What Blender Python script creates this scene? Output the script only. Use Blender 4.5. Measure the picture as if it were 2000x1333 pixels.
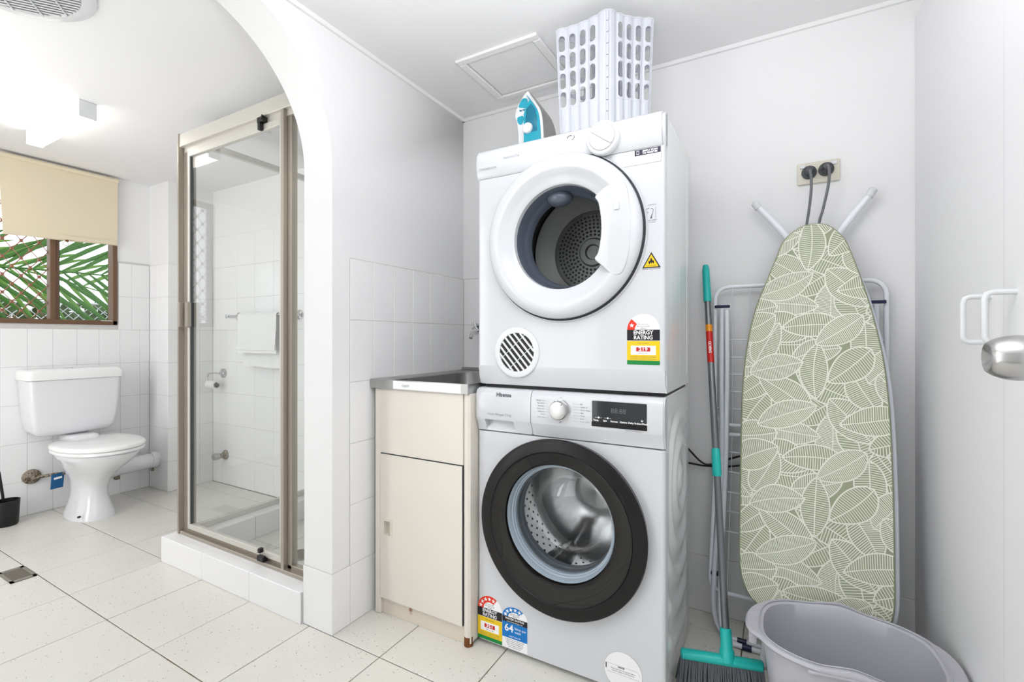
import bpy, bmesh, math, random
from mathutils import Vector, Matrix
PI = math.pi
random.seed(7)
for o in list(bpy.data.objects): bpy.data.objects.remove(o)
SC = bpy.context.scene
COL = SC.collection

# ------------------------------------------------------------------ camera, world, lights, exposure
cam_d = bpy.data.cameras.new('camera'); cam = bpy.data.objects.new('camera', cam_d); COL.objects.link(cam)
cam.location = (0, 0, 1.02); cam.rotation_euler = (PI/2, 0, math.radians(29.3))
cam_d.sensor_width = 36; cam_d.lens = 918/2000*36; cam_d.shift_y = -0.00275
cam_d.clip_start = 0.02; cam_d.clip_end = 200
SC.camera = cam
SC.view_settings.view_transform = 'Standard'; SC.view_settings.look = 'None'
SC.view_settings.gamma = 1; SC.view_settings.use_curve_mapping = False
SC.view_settings.exposure = 0.1
world = bpy.data.worlds.new('sky'); SC.world = world; world.use_nodes = True
bg = world.node_tree.nodes['Background']
bg.inputs[0].default_value = (0.93, 0.96, 1.0, 1); bg.inputs[1].default_value = 2.0
def area(name, loc, rot, sx, sy, power, color=(1, 1, 1)):
    d = bpy.data.lights.new(name, 'AREA'); d.shape = 'RECTANGLE'; d.size = sx; d.size_y = sy
    d.energy = power; d.color = color
    o = bpy.data.objects.new(name, d); COL.objects.link(o); o.location = loc; o.rotation_euler = rot
    return o
def globe(name, loc, r, power, color):
    d = bpy.data.lights.new(name, 'POINT'); d.shadow_soft_size = r; d.energy = power; d.color = color
    o = bpy.data.objects.new(name, d); COL.objects.link(o); o.location = loc
    return o
globe('laundry_globe_lamp', (-0.52, 0.52, 1.86), 0.11, 2.2, (1, 0.995, 0.98))
area('front_fill', (-0.45, -1.2, 1.1), (PI/2, 0, 0), 1.5, 1.9, 4.0, (0.96, 0.985, 1))  # added fill panel behind the camera, brightens surfaces facing it
area('ceiling_fill', (-0.14, 0.30, 1.50), (PI, 0, 0), 0.4, 0.4, 17, (1, 1, 1))  # added upward fill that brightens the laundry ceiling, no real source here
area('side_fill', (-1.30, -0.50, 1.15), (PI/2, 0, -PI/2), 1.3, 1.8, 14, (0.98, 0.99, 1))  # added fill aimed at the cupboards, lifts the right wall; no window there
area('bathroom_front_fill', (-2.75, -1.15, 1.1), (PI/2, 0, 0.5), 1.2, 1.9, 37, (1, 1, 1))  # added fill at the unseen bathroom end, brightens the window wall
area('bathroom_up_fill', (-2.6, 0.1, 1.15), (PI, 0, 0), 0.9, 0.9, 5.5, (1, 0.995, 0.985))  # added uplight for soft overhead light in the bathroom, not a fitting

# ------------------------------------------------------------------ materials
def lin(c):
    return tuple(((x/255)/12.92 if x/255 <= 0.04045 else (((x/255)+0.055)/1.055)**2.4) for x in c)
def mat(name, rgb, rough=0.5, metal=0.0, noise=0.0, nscale=20, bump=0.0, bscale=200, trans=0.0, ior=1.45, emit=None, coat=0.0, spec=0.5, aniso=0.0):
    m = bpy.data.materials.new(name); m.use_nodes = True
    nt = m.node_tree; b = nt.nodes['Principled BSDF']
    c = lin(rgb)
    b.inputs['Base Color'].default_value = (*c, 1); b.inputs['Roughness'].default_value = rough
    b.inputs['Metallic'].default_value = metal; b.inputs['IOR'].default_value = ior
    b.inputs['Transmission Weight'].default_value = trans
    b.inputs['Coat Weight'].default_value = coat
    b.inputs['Specular IOR Level'].default_value = spec
    b.inputs['Anisotropic'].default_value = aniso
    if emit:
        b.inputs['Emission Color'].default_value = (*lin(emit[0]), 1); b.inputs['Emission Strength'].default_value = emit[1]
    tc = nt.nodes.new('ShaderNodeTexCoord')
    if noise:
        n = nt.nodes.new('ShaderNodeTexNoise'); n.inputs['Scale'].default_value = nscale; n.inputs['Detail'].default_value = 4
        nt.links.new(tc.outputs['Object'], n.inputs['Vector'])
        mx = nt.nodes.new('ShaderNodeMix'); mx.data_type = 'RGBA'
        mx.inputs[6].default_value = (*[max(0, x*(1-noise)) for x in c], 1); mx.inputs[7].default_value = (*[min(1, x*(1+noise*0.6)) for x in c], 1)
        nt.links.new(n.outputs['Fac'], mx.inputs[0]); nt.links.new(mx.outputs[2], b.inputs['Base Color'])
    if bump:
        n2 = nt.nodes.new('ShaderNodeTexNoise'); n2.inputs['Scale'].default_value = bscale; n2.inputs['Detail'].default_value = 3
        nt.links.new(tc.outputs['Object'], n2.inputs['Vector'])
        bp = nt.nodes.new('ShaderNodeBump'); bp.inputs['Strength'].default_value = bump; bp.inputs['Distance'].default_value = 0.002
        nt.links.new(n2.outputs['Fac'], bp.inputs['Height']); nt.links.new(bp.outputs[0], b.inputs['Normal'])
    return m
def pane_mat(name, tint=(1, 1, 1), ior=1.45, rough=0.0, clear=1.0):
    m = bpy.data.materials.new(name); m.use_nodes = True; nt = m.node_tree
    nt.nodes.remove(nt.nodes['Principled BSDF']); out = nt.nodes['Material Output']
    t = nt.nodes.new('ShaderNodeBsdfTransparent'); t.inputs[0].default_value = (*tint, 1)
    g = nt.nodes.new('ShaderNodeBsdfGlossy'); g.inputs['Roughness'].default_value = rough
    f = nt.nodes.new('ShaderNodeFresnel')
    geo = nt.nodes.new('ShaderNodeNewGeometry'); io = nt.nodes.new('ShaderNodeMix'); io.inputs[2].default_value = ior; io.inputs[3].default_value = 1/ior
    nt.links.new(geo.outputs['Backfacing'], io.inputs[0]); nt.links.new(io.outputs[0], f.inputs[0])
    mx = nt.nodes.new('ShaderNodeMixShader')
    nt.links.new(f.outputs[0], mx.inputs[0]); nt.links.new(t.outputs[0], mx.inputs[1]); nt.links.new(g.outputs[0], mx.inputs[2])
    nt.links.new(mx.outputs[0], out.inputs[0])
    return m
def terrazzo():
    m = mat('terrazzo_tile', (226, 224, 217), 0.32, noise=0.045, nscale=5)
    nt = m.node_tree; b = nt.nodes['Principled BSDF']; tc = nt.nodes['Texture Coordinate']
    src = b.inputs['Base Color'].links[0].from_socket
    geo = nt.nodes.new('ShaderNodeNewGeometry')
    for scale, lo, hi, col in ((80, 0.12, 0.20, (158, 155, 147)), (34, 0.05, 0.085, (104, 100, 92)), (140, 0.14, 0.22, (188, 185, 178))):
        v = nt.nodes.new('ShaderNodeTexVoronoi'); v.inputs['Scale'].default_value = scale
        nt.links.new(geo.outputs['Position'], v.inputs['Vector'])
        sep = nt.nodes.new('ShaderNodeSeparateColor'); nt.links.new(v.outputs['Color'], sep.inputs[0])
        gt = nt.nodes.new('ShaderNodeMath'); gt.operation = 'GREATER_THAN'; gt.inputs[1].default_value = 0.74; nt.links.new(sep.outputs[0], gt.inputs[0])
        mr = nt.nodes.new('ShaderNodeMapRange'); mr.inputs[1].default_value = lo; mr.inputs[2].default_value = hi
        mr.inputs[3].default_value = 1; mr.inputs[4].default_value = 0; nt.links.new(v.outputs['Distance'], mr.inputs[0])
        mu = nt.nodes.new('ShaderNodeMath'); mu.operation = 'MULTIPLY'; nt.links.new(mr.outputs[0], mu.inputs[0]); nt.links.new(gt.outputs[0], mu.inputs[1])
        mx = nt.nodes.new('ShaderNodeMix'); mx.data_type = 'RGBA'; mx.inputs[7].default_value = (*lin(col), 1)
        nt.links.new(mu.outputs[0], mx.inputs[0]); nt.links.new(src, mx.inputs[6]); src = mx.outputs[2]
    nt.links.new(src, b.inputs['Base Color'])
    return m
def rusty(name, base, rust, thr=0.58, scale=25):
    m = mat(name, base, 0.45)
    nt = m.node_tree; b = nt.nodes['Principled BSDF']; tc = nt.nodes['Texture Coordinate']
    n = nt.nodes.new('ShaderNodeTexNoise'); n.inputs['Scale'].default_value = scale; n.inputs['Detail'].default_value = 6
    nt.links.new(tc.outputs['Object'], n.inputs['Vector'])
    r = nt.nodes.new('ShaderNodeValToRGB'); r.color_ramp.elements[0].position = thr; r.color_ramp.elements[0].color = (*lin(base), 1)
    r.color_ramp.elements[1].position = thr+0.1; r.color_ramp.elements[1].color = (*lin(rust), 1)
    nt.links.new(n.outputs['Fac'], r.inputs[0]); nt.links.new(r.outputs[0], b.inputs['Base Color'])
    return m
M = dict(
    paint=mat('wall_paint', (240, 240, 241), 0.6, bump=0.05, bscale=260, noise=0.01, nscale=2),
    ceil=mat('ceiling_paint', (241, 241, 242), 0.7, bump=0.05, bscale=240),
    tile=mat('white_glazed_tile', (243, 243, 244), 0.12, noise=0.008, nscale=6, bump=0.04, bscale=14),
    absorb=mat('light_absorbing_grey', (120, 119, 117), 0.8),  # made-up dark tone for the unseen front wall, cuts frontal bounce light
    grout=mat('white_grout', (205, 204, 200), 0.85, bump=0.2),
    fgrout=rusty('floor_grout', (150, 138, 122), (122, 94, 66), 0.5, 8),
    floor=terrazzo(),
    door=mat('satin_door_paint', (239, 239, 241), 0.42, bump=0.03, bscale=120),
    enamel=mat('white_enamel', (211, 213, 217), 0.14, coat=0.2),
    enamel2=mat('painted_steel_side', (236, 239, 239), 0.2, coat=0.3),
    plastic=mat('white_plastic', (224, 226, 228), 0.3),
    seam=mat('dark_seam', (44, 48, 54), 0.6),
    ceramic=mat('white_ceramic', (234, 235, 238), 0.1, coat=0.3),
    seatp=mat('glossy_seat_plastic', (245, 245, 245), 0.18),
    alu=mat('champagne_aluminium', (176, 168, 156), 0.36, metal=0.65),
    alul=mat('pale_aluminium', (214, 211, 204), 0.4, metal=0.5),
    chrome=mat('chrome', (205, 205, 206), 0.12, metal=1.0),
    steel=mat('brushed_steel', (176, 176, 174), 0.3, metal=1.0, noise=0.08, nscale=40),
    satin=mat('satin_stainless', (188, 187, 186), 0.24, metal=1.0, noise=0.04, nscale=30, aniso=0.5),
    drum=mat('drum_steel', (222, 222, 222), 0.22, metal=1.0),
    black=mat('black_plastic', (22, 22, 23), 0.4),
    ringblk=mat('satin_black_ring', (22, 21, 21), 0.3, spec=0.35),
    glossblk=mat('gloss_black_glass', (20, 19, 18), 0.03, spec=0.5),
    disp=mat('display_glass', (38, 41, 44), 0.12, coat=0.4),
    rubber=mat('grey_rubber', (158, 172, 184), 0.3, coat=0.3),
    bowlgrey=mat('blue_grey_door_bowl', (88, 95, 108), 0.22, coat=0.3),
    drumgrey=mat('grey_drum_back', (128, 131, 129), 0.38, metal=0.25),
    gasket=mat('dark_grey_gasket', (92, 98, 104), 0.35),
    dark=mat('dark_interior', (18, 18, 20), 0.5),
    cream=mat('cream_paint', (228, 222, 212), 0.42, noise=0.02, nscale=8),
    creamrust=rusty('cream_paint_rusted', (222, 213, 198), (150, 104, 64), 0.61, 16),
    rust=mat('rust', (126, 74, 38), 0.9, noise=0.5, nscale=60),
    plate=mat('ivory_plastic', (224, 219, 204), 0.35),
    plug=mat('charcoal_plug', (72, 74, 78), 0.35),
    cord=mat('grey_cord', (112, 114, 117), 0.45),
    white=mat('print_white', (246, 246, 247), 0.4),
    yellow=mat('print_yellow', (238, 200, 8), 0.4), green=mat('print_green', (0, 132, 56), 0.4),
    red=mat('print_red', (226, 46, 18), 0.4), blue=mat('print_blue', (0, 118, 196), 0.4),
    pblack=mat('print_black', (16, 14, 22), 0.4), navy=mat('print_navy', (28, 26, 58), 0.4),
    pgrey=mat('print_grey', (138, 142, 148), 0.5), plight=mat('print_pale_grey', (186, 189, 193), 0.5), pmid=mat('print_mid_grey', (96, 100, 106), 0.5),
    wred=mat('print_crimson', (200, 28, 22), 0.35), orange=mat('print_orange', (236, 150, 20), 0.35),
    teal=mat('teal_plastic', (32, 186, 178), 0.35), tealiron=mat('teal_iron_plastic', (10, 158, 184), 0.2, coat=0.3, noise=0.06, nscale=30), tealdk=mat('deep_teal_plastic', (6, 112, 140), 0.25),
    pole=mat('grey_metal_pole', (118, 122, 126), 0.32, metal=0.7),
    bristle=mat('grey_bristle', (102, 106, 112), 0.7), navyclip=mat('navy_clip', (28, 32, 70), 0.4),
    tubew=mat('white_coated_tube', (238, 242, 248), 0.25), tubeb=mat('pale_grey_coated_tube', (224, 229, 238), 0.3),
    bucket=mat('grey_bucket_plastic', (184, 184, 192), 0.38, noise=0.02, nscale=10),
    bucketshade=mat('bucket_inside_shade', (150, 150, 158), 0.5, noise=0.03, nscale=10),  # unused darker copy of the bucket plastic, inside shade put in the colour
    sage=mat('sage_fabric', (160, 166, 138), 0.85, bump=0.15, bscale=900, noise=0.05, nscale=30), ivory=mat('ivory_print', (242, 243, 230), 0.8),
    basket=mat('basket_plastic', (196, 199, 208), 0.3), towel=mat('white_towelling', (242, 242, 242), 0.95, bump=0.5, bscale=700),
    blind=mat('beige_blind_fabric', (226, 214, 188), 0.9, bump=0.08, bscale=500, noise=0.03, nscale=6),
    brown=mat('brown_window_frame', (112, 84, 62), 0.4, noise=0.08, nscale=20), copper=mat('brown_grille', (150, 100, 76), 0.45, noise=0.15, nscale=40),
    leaf=mat('palm_leaf', (52, 104, 22), 0.45, noise=0.25, nscale=14), leaf2=mat('light_palm_leaf', (98, 142, 54), 0.5, noise=0.2, nscale=14),
    hedge=mat('hedge_leaf', (72, 96, 54), 0.6, noise=0.4, nscale=30), wire=mat('galvanised_wire', (200, 202, 206), 0.4, metal=0.4),
    roof=mat('grey_roof', (150, 153, 160), 0.8, noise=0.1, nscale=3), render=mat('white_render', (225, 226, 230), 0.9), soil=mat('garden_soil', (110, 100, 84), 0.95, noise=0.3, nscale=5),
    glass=pane_mat('shower_glass', (0.985, 0.993, 0.989)), wglass=pane_mat('window_glass', (0.93, 0.95, 0.94)),
    bowlg=pane_mat('door_bowl_glass', (0.9, 0.92, 0.93), 1.6),
    lamp=mat('lit_diffuser', (255, 255, 250), 0.4, emit=((255, 250, 240), 4.5)),
    paper=mat('paper_roll', (240, 240, 238), 0.9), card=mat('grey_card', (120, 118, 114), 0.8), tagb=mat('blue_tag', (18, 88, 140), 0.5),
    brasst=rusty('tarnished_metal', (150, 140, 124), (84, 66, 48), 0.48, 90), drain=mat('drain_steel', (160, 154, 142), 0.35, metal=0.7, noise=0.2, nscale=80),
)

# ------------------------------------------------------------------ helpers
def new(): return bmesh.new()
def merge(bm, t):
    me = bpy.data.meshes.new('tmp'); t.to_mesh(me); t.free(); bm.from_mesh(me); bpy.data.meshes.remove(me); return bm
def box(bm, x0, x1, y0, y1, z0, z1, bev=0.0, seg=2):
    t = bmesh.new(); bmesh.ops.create_cube(t, size=1)
    for v in t.verts: v.co = Vector(((x0+x1)/2+v.co.x*(x1-x0), (y0+y1)/2+v.co.y*(y1-y0), (z0+z1)/2+v.co.z*(z1-z0)))
    if bev: bmesh.ops.bevel(t, geom=t.edges[:], offset=bev, segments=seg, profile=0.5, affect='EDGES')
    return merge(bm, t)
def frames(pts, closed=False):
    n = len(pts); T = []
    for i in range(n):
        if closed: d = pts[(i+1) % n]-pts[i-1]
        else: d = pts[min(i+1, n-1)]-pts[max(i-1, 0)]
        T.append(d.normalized())
    up = Vector((0, 0, 1)) if abs(T[0].z) < 0.9 else Vector((1, 0, 0))
    N = [(up-T[0]*up.dot(T[0])).normalized()]
    for i in range(1, n):
        v = N[-1]-T[i]*N[-1].dot(T[i]); N.append(v.normalized())
    return [(T[i], N[i], T[i].cross(N[i])) for i in range(n)]
def tube(bm, pts, r, seg=10, closed=False, caps=True):
    pts = [Vector(p) for p in pts]; fr = frames(pts, closed); rings = []
    for i, p in enumerate(pts):
        rr = r[i] if isinstance(r, (list, tuple)) else r
        rings.append([bm.verts.new(p+(fr[i][1]*math.cos(2*PI*k/seg)+fr[i][2]*math.sin(2*PI*k/seg))*rr) for k in range(seg)])
    m = len(rings)
    for i in range(m if closed else m-1):
        a, b = rings[i], rings[(i+1) % m]
        for k in range(seg): bm.faces.new((a[k], a[(k+1) % seg], b[(k+1) % seg], b[k]))
    if caps and not closed:
        bm.faces.new(rings[0][::-1]); bm.faces.new(rings[-1])
    return bm
def lathe(bm, prof, origin, axis=(0, 1, 0), seg=64, caps=False):
    """prof: (radius, distance along axis)."""
    a = Vector(axis).normalized(); u = Vector((0, 0, 1)) if abs(a.z) < 0.9 else Vector((1, 0, 0)); u = (u-a*u.dot(a)).normalized(); w = a.cross(u)
    o = Vector(origin); rings = []
    for r, t in prof:
        if r < 1e-5: rings.append([bm.verts.new(o+a*t)])
        else: rings.append([bm.verts.new(o+a*t+(u*math.cos(2*PI*k/seg)+w*math.sin(2*PI*k/seg))*r) for k in range(seg)])
    for A, B in zip(rings, rings[1:]):
        if len(A) == 1 and len(B) == 1: continue
        for k in range(seg):
            k2 = (k+1) % seg
            if len(A) == 1: bm.faces.new((A[0], B[k2], B[k]))
            elif len(B) == 1: bm.faces.new((A[k], A[k2], B[0]))
            else: bm.faces.new((A[k], A[k2], B[k2], B[k]))
    return bm
def loft(bm, rings, cap0=True, cap1=True):
    R = [[bm.verts.new(p) for p in r] for r in rings]; n = len(R[0])
    for A, B in zip(R, R[1:]):
        for k in range(n): bm.faces.new((A[k], A[(k+1) % n], B[(k+1) % n], B[k]))
    if cap0: bm.faces.new(R[0][::-1])
    if cap1: bm.faces.new(R[-1])
    return bm
def sel(cx, cy, a, b, z, e=2.0, n=48, fx=None):
    out = []
    for k in range(n):
        t = 2*PI*k/n; c, s = math.cos(t), math.sin(t)
        x = math.copysign(abs(c)**(2/e), c)*a; y = math.copysign(abs(s)**(2/e), s)*b
        out.append(Vector((cx+x, cy+y, z if fx is None else fx(x, y, z))))
    return out
def prism(bm, poly, axis, d0, d1, bev=0.0, seg=2):
    """poly: 2D outline (a,b); axis 'y' -> (a,d,b), 'x' -> (d,a,b), 'z' -> (a,b,d)."""
    t = bmesh.new()
    f = {'y': lambda a, b, d: (a, d, b), 'x': lambda a, b, d: (d, a, b), 'z': lambda a, b, d: (a, b, d)}[axis]
    A = [t.verts.new(f(a, b, d0)) for a, b in poly]; B = [t.verts.new(f(a, b, d1)) for a, b in poly]; n = len(poly)
    fa = t.faces.new(A); fb = t.faces.new(B[::-1])
    for k in range(n): t.faces.new((A[k], B[k], B[(k+1) % n], A[(k+1) % n]))
    if bev:
        t.normal_update(); es = set(fa.edges) | set(fb.edges)
        bmesh.ops.bevel(t, geom=list(es), offset=bev, segments=seg, profile=0.5, affect='EDGES')
    t.normal_update(); bmesh.ops.triangulate(t, faces=[q for q in t.faces if len(q.verts) > 4], ngon_method='EAR_CLIP')
    bmesh.ops.recalc_face_normals(t, faces=t.faces)
    return merge(bm, t)
def holed(bm, x0, x1, z0, z1, cx, cz, r, y0, y1, n=96):
    """rectangular plate in XZ between depths y0 (front) and y1 with a round hole."""
    angs = sorted([2*PI*k/n for k in range(n)]+[math.atan2(z-cz, x-cx) % (2*PI) for x in (x0, x1) for z in (z0, z1)])
    def outer(a):
        c, s = math.cos(a), math.sin(a); t = 1e9
        if c > 1e-9: t = min(t, (x1-cx)/c)
        if c < -1e-9: t = min(t, (x0-cx)/c)
        if s > 1e-9: t = min(t, (z1-cz)/s)
        if s < -1e-9: t = min(t, (z0-cz)/s)
        return cx+c*t, cz+s*t
    L = []
    for a in angs:
        ox, oz = outer(a); ix, iz = cx+r*math.cos(a), cz+r*math.sin(a)
        L.append([bm.verts.new(p) for p in ((ox, y0, oz), (ix, y0, iz), (ix, y1, iz), (ox, y1, oz))])
    m = len(L)
    for i in range(m):
        A, B = L[i], L[(i+1) % m]
        for k in range(4): bm.faces.new((A[k], B[k], B[(k+1) % 4], A[(k+1) % 4]))
    return bm
def arc(cx, cy, r, a0, a1, n=8):
    return [(cx+r*math.cos(math.radians(a0+(a1-a0)*k/n)), cy+r*math.sin(math.radians(a0+(a1-a0)*k/n))) for k in range(n+1)]
def rrect(x0, x1, z0, z1, r, n=6):
    return arc(x1-r, z1-r, r, 0, 90, n)+arc(x0+r, z1-r, r, 90, 180, n)+arc(x0+r, z0+r, r, 180, 270, n)+arc(x1-r, z0+r, r, 270, 360, n)
def root_of(o):
    while o.parent: o = o.parent
    return o
def link_mesh(name, me, parent=None, smooth=True):
    o = bpy.data.objects.new(name, me); COL.objects.link(o)
    if parent is not None: o.parent = parent
    return o
def obj(name, bm, m, parent=None, smooth=35, label=None, recalc=True):
    """one mesh object from world-space geometry; children are stored relative to their thing's base"""
    if recalc: bmesh.ops.recalc_face_normals(bm, faces=bm.faces)
    if parent is not None:
        loc = root_of(parent).location
        if loc.length: bmesh.ops.translate(bm, verts=bm.verts, vec=-loc)
    me = bpy.data.meshes.new(name); bm.to_mesh(me); bm.free()
    for x in (m if isinstance(m, (list, tuple)) else [m]): me.materials.append(x)
    if smooth:
        me.shade_smooth(); me.set_sharp_from_angle(angle=math.radians(smooth))
    o = link_mesh(name, me, parent)
    if label: o['label'] = label
    return o
def tag(o, label, cat, group=None, kind=None):
    o['label'] = label; o['category'] = cat
    if group: o['group'] = group
    if kind: o['kind'] = kind
    return o
def thing(name, label, cat, loc=(0, 0, 0), group=None):
    o = bpy.data.objects.new(name, None); COL.objects.link(o); o.location = loc; o.empty_display_size = 0.05
    return tag(o, label, cat, group)
def struct(name, bm, m, parent=None, smooth=0, label=None):
    o = obj(name, bm, m, parent, smooth, label)
    if parent is None: o['kind'] = 'structure'
    return o
def text(name, body, size, x, z, y, m, parent, align='CENTER', shear=0.0, sx=1.0, rot=0.0, bold=0.0, depth=0.00015, spacing=1.0, facing='y'):
    c = bpy.data.curves.new('t', 'FONT'); c.body = body; c.size = size; c.align_x = align; c.align_y = 'CENTER'
    c.shear = shear; c.extrude = depth; c.offset = bold; c.space_line = spacing; c.resolution_u = 2
    o = bpy.data.objects.new('t', c); COL.objects.link(o)
    me = bpy.data.meshes.new_from_object(o.evaluated_get(bpy.context.evaluated_depsgraph_get()))
    bpy.data.objects.remove(o); bpy.data.curves.remove(c)
    me.materials.clear(); me.materials.append(m)
    loc = root_of(parent).location if parent else Vector((0, 0, 0))
    R = Matrix.Rotation(PI/2, 4, 'X') @ Matrix.Rotation(rot, 4, 'Z') @ Matrix.Diagonal((sx, 1, 1, 1))
    if facing == 'x': R = Matrix.Rotation(PI/2, 4, 'Z') @ R
    me.transform(Matrix.Translation(Vector((x, y, z))-loc) @ R)
    me.name = name
    return link_mesh(name, me, parent)
def flat(bm, poly, y, t=0.0003): return prism(bm, poly, 'y', y-t, y)
def rect(x0, x1, z0, z1): return [(x0, z0), (x1, z0), (x1, z1), (x0, z1)]
def star(cx, cz, r):
    return [(cx+(r if k % 2 == 0 else r*0.42)*math.sin(PI*k/5), cz+(r if k % 2 == 0 else r*0.42)*math.cos(PI*k/5)) for k in range(10)]
def smoothline(P, n=6, closed=False):
    P = [Vector(p) for p in P]; out = []; m = len(P)
    rng = range(m if closed else m-1)
    for i in rng:
        p0 = P[i-1] if (closed or i > 0) else P[0]; p1 = P[i]; p2 = P[(i+1) % m]; p3 = P[(i+2) % m] if (closed or i+2 < m) else P[m-1]
        for k in range(n):
            t = k/n
            out.append(0.5*((2*p1)+(p2-p0)*t+(2*p0-5*p1+4*p2-p3)*t*t+(3*p1-p0-3*p2+p3)*t**3))
    if not closed: out.append(P[-1])
    return out

# key planes of the rooms (metres)
XW, XS, YB, XR = -3.765, -1.329, 1.884, 0.377          # window wall, laundry side of the arch wall, back wall, cupboards
XJ, YJ, CL, CB, YF = -1.475, 1.106, 2.084, 2.068, -1.25  # bathroom side of the arch wall, jamb, ceilings, wall behind the viewer
SKH = 0.208
# ------------------------------------------------------------------ setting
bm = new(); box(bm, XW-0.12, XR+0.15, YF-0.1, YB+0.12, -0.08, -0.004)
floor = struct('floor', bm, M['fgrout'])
P = 0.336
def tile_mesh(name, w, h, axis, m, t=0.006, bev=0.0012):
    bm = new()
    if axis == 'z': box(bm, 0, w, 0, h, -t, 0, bev, 1)
    if axis == 'x': box(bm, 0, t, 0, w, 0, h, bev, 1)       # on a wall X = const, facing +X
    if axis == 'y': box(bm, 0, w, -t, 0, 0, h, bev, 1)      # on a wall Y = const, facing -Y
    me = bpy.data.meshes.new(name); bm.to_mesh(me); bm.free(); me.materials.append(m)
    return me
_tm = {}
def put_tile(parent, axis, w, h, loc, m='tile', t=0.006, j=0.0016, name='tile'):
    key = (axis, round(w, 4), round(h, 4), m, t)
    if key not in _tm: _tm[key] = tile_mesh('tile', w-j, h-j, axis, M[m], t)
    o = link_mesh(name, _tm[key], parent); o.location = Vector(loc)-root_of(parent).location
    return o
ix0 = -11
for i in range(13):
    x0 = -1.105+P*(i-8); x1 = x0+P
    x0, x1 = max(x0, XW), min(x1, XR)
    if x1-x0 < 0.01: continue
    for k in range(10):
        y0 = 1.103+P*(k-7); y1 = y0+P
        y0, y1 = max(y0, YF), min(y1, YB)
        if y1-y0 < 0.01: continue
        z = random.uniform(-0.0006, 0.0)
        put_tile(floor, 'z', x1-x0, y1-y0, (x0+0.0016, y0+0.0016, z), 'floor', 0.004, 0.0034)

def walltiles(parent, axis, fixed, a_edges, z_edges, skip=None, flip=False):
    for a0, a1 in zip(a_edges, a_edges[1:]):
        for z0, z1 in zip(z_edges, z_edges[1:]):
            if skip and skip(a0, a1, z0, z1): continue
            loc = (fixed, a0+0.0008, z0+0.0008) if axis == 'x' else (a0+0.0008, fixed, z0+0.0008)
            put_tile(parent, axis, a1-a0, z1-z0, loc)
def grout_backing(bm, axis, fixed, a0, a1, z0, z1, t=0.0045):
    if axis == 'x': box(bm, fixed, fixed+t, a0, a1, z0, z1)
    else: box(bm, a0, a1, fixed-t, fixed, z0, z1)
ROWS = [0.0, SKH, 0.4225, 0.6425, 0.8625, 1.085, 1.305]

# back wall behind machines and ironing board
bm = new(); box(bm, XS-0.02, XR+0.12, YB, YB+0.1, 0, CL)
wall_back = struct('wall_back', bm, M['paint'])
bm = new(); grout_backing(bm, 'y', YB, XS, -0.9, 0, 1.307); grout_backing(bm, 'y', YB, -0.9, XR, 0, SKH)
obj('grout', bm, M['grout'], wall_back, 0)
walltiles(wall_back, 'y', YB, [XS+0.006, -1.23, -1.12, -1.01, -0.9], ROWS)
walltiles(wall_back, 'y', YB, [-0.9+0.1825*k for k in range(7)]+[XR], [0.0, SKH])

# arch wall between laundry and bathroom
RA, YC, ZS = 0.446, YJ-0.446, 1.620
bm = new()
N = 40
edge = [(YJ, 0.0), (YJ, ZS)]+[(YC+RA*math.cos(PI*k/N), ZS+RA*math.sin(PI*k/N)) for k in range(1, N)]+[(YC-RA, ZS), (YC-RA, 0.0)]
def q(bm, a, b, c, d): bm.faces.new([bm.verts.new(p) for p in (a, b, c, d)])
for X, rev in ((XS, 0), (XJ, 1)):
    q(bm, (X, YJ, 0), (X, YB+0.1, 0), (X, YB+0.1, ZS), (X, YJ, ZS)); q(bm, (X, YF-0.1, 0), (X, YC-RA, 0), (X, YC-RA, ZS), (X, YF-0.1, ZS))
    q(bm, (X, YJ, ZS), (X, YB+0.1, ZS), (X, YB+0.1, CL), (X, YJ, CL)); q(bm, (X, YF-0.1, ZS), (X, YC-RA, ZS), (X, YC-RA, CL), (X, YF-0.1, CL))
    aa = edge[1:-1]
    for (ya, za), (yb, zb) in zip(aa, aa[1:]): q(bm, (X, ya, za), (X, ya, CL), (X, yb, CL), (X, yb, zb))
for (ya, za), (yb, zb) in zip(edge, edge[1:]): q(bm, (XS, ya, za), (XJ, ya, za), (XJ, yb, zb), (XS, yb, zb))
q(bm, (XS, YF-0.1, CL), (XJ, YF-0.1, CL), (XJ, YB+0.1, CL), (XS, YB+0.1, CL))
bmesh.ops.remove_doubles(bm, verts=bm.verts, dist=0.0001)
wall_arch = struct('wall_arch', bm, M['paint'], smooth=30)
bm = new(); grout_backing(bm, 'x', XS, 1.18, YB, 0, 1.307); grout_backing(bm, 'x', XS, YJ, 1.18, 0, SKH); grout_backing(bm, 'y', YJ, XJ, XS+0.0045, 0, SKH)
obj('grout', bm, M['grout'], wall_arch, 0)
YE = [1.18, 1.29, 1.3985, 1.51, 1.6235, 1.733, YB-0.006]
walltiles(wall_arch, 'x', XS, YE, ROWS)
walltiles(wall_arch, 'x', XS, [YJ-0.006, 1.18], [0.0, SKH]); walltiles(wall_arch, 'y', YJ, [XJ, XS+0.006], [0.0, SKH])
walltiles(wall_arch, 'y', YJ, [XJ, XJ+0.0001], [0, 0]) if False else None

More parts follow.
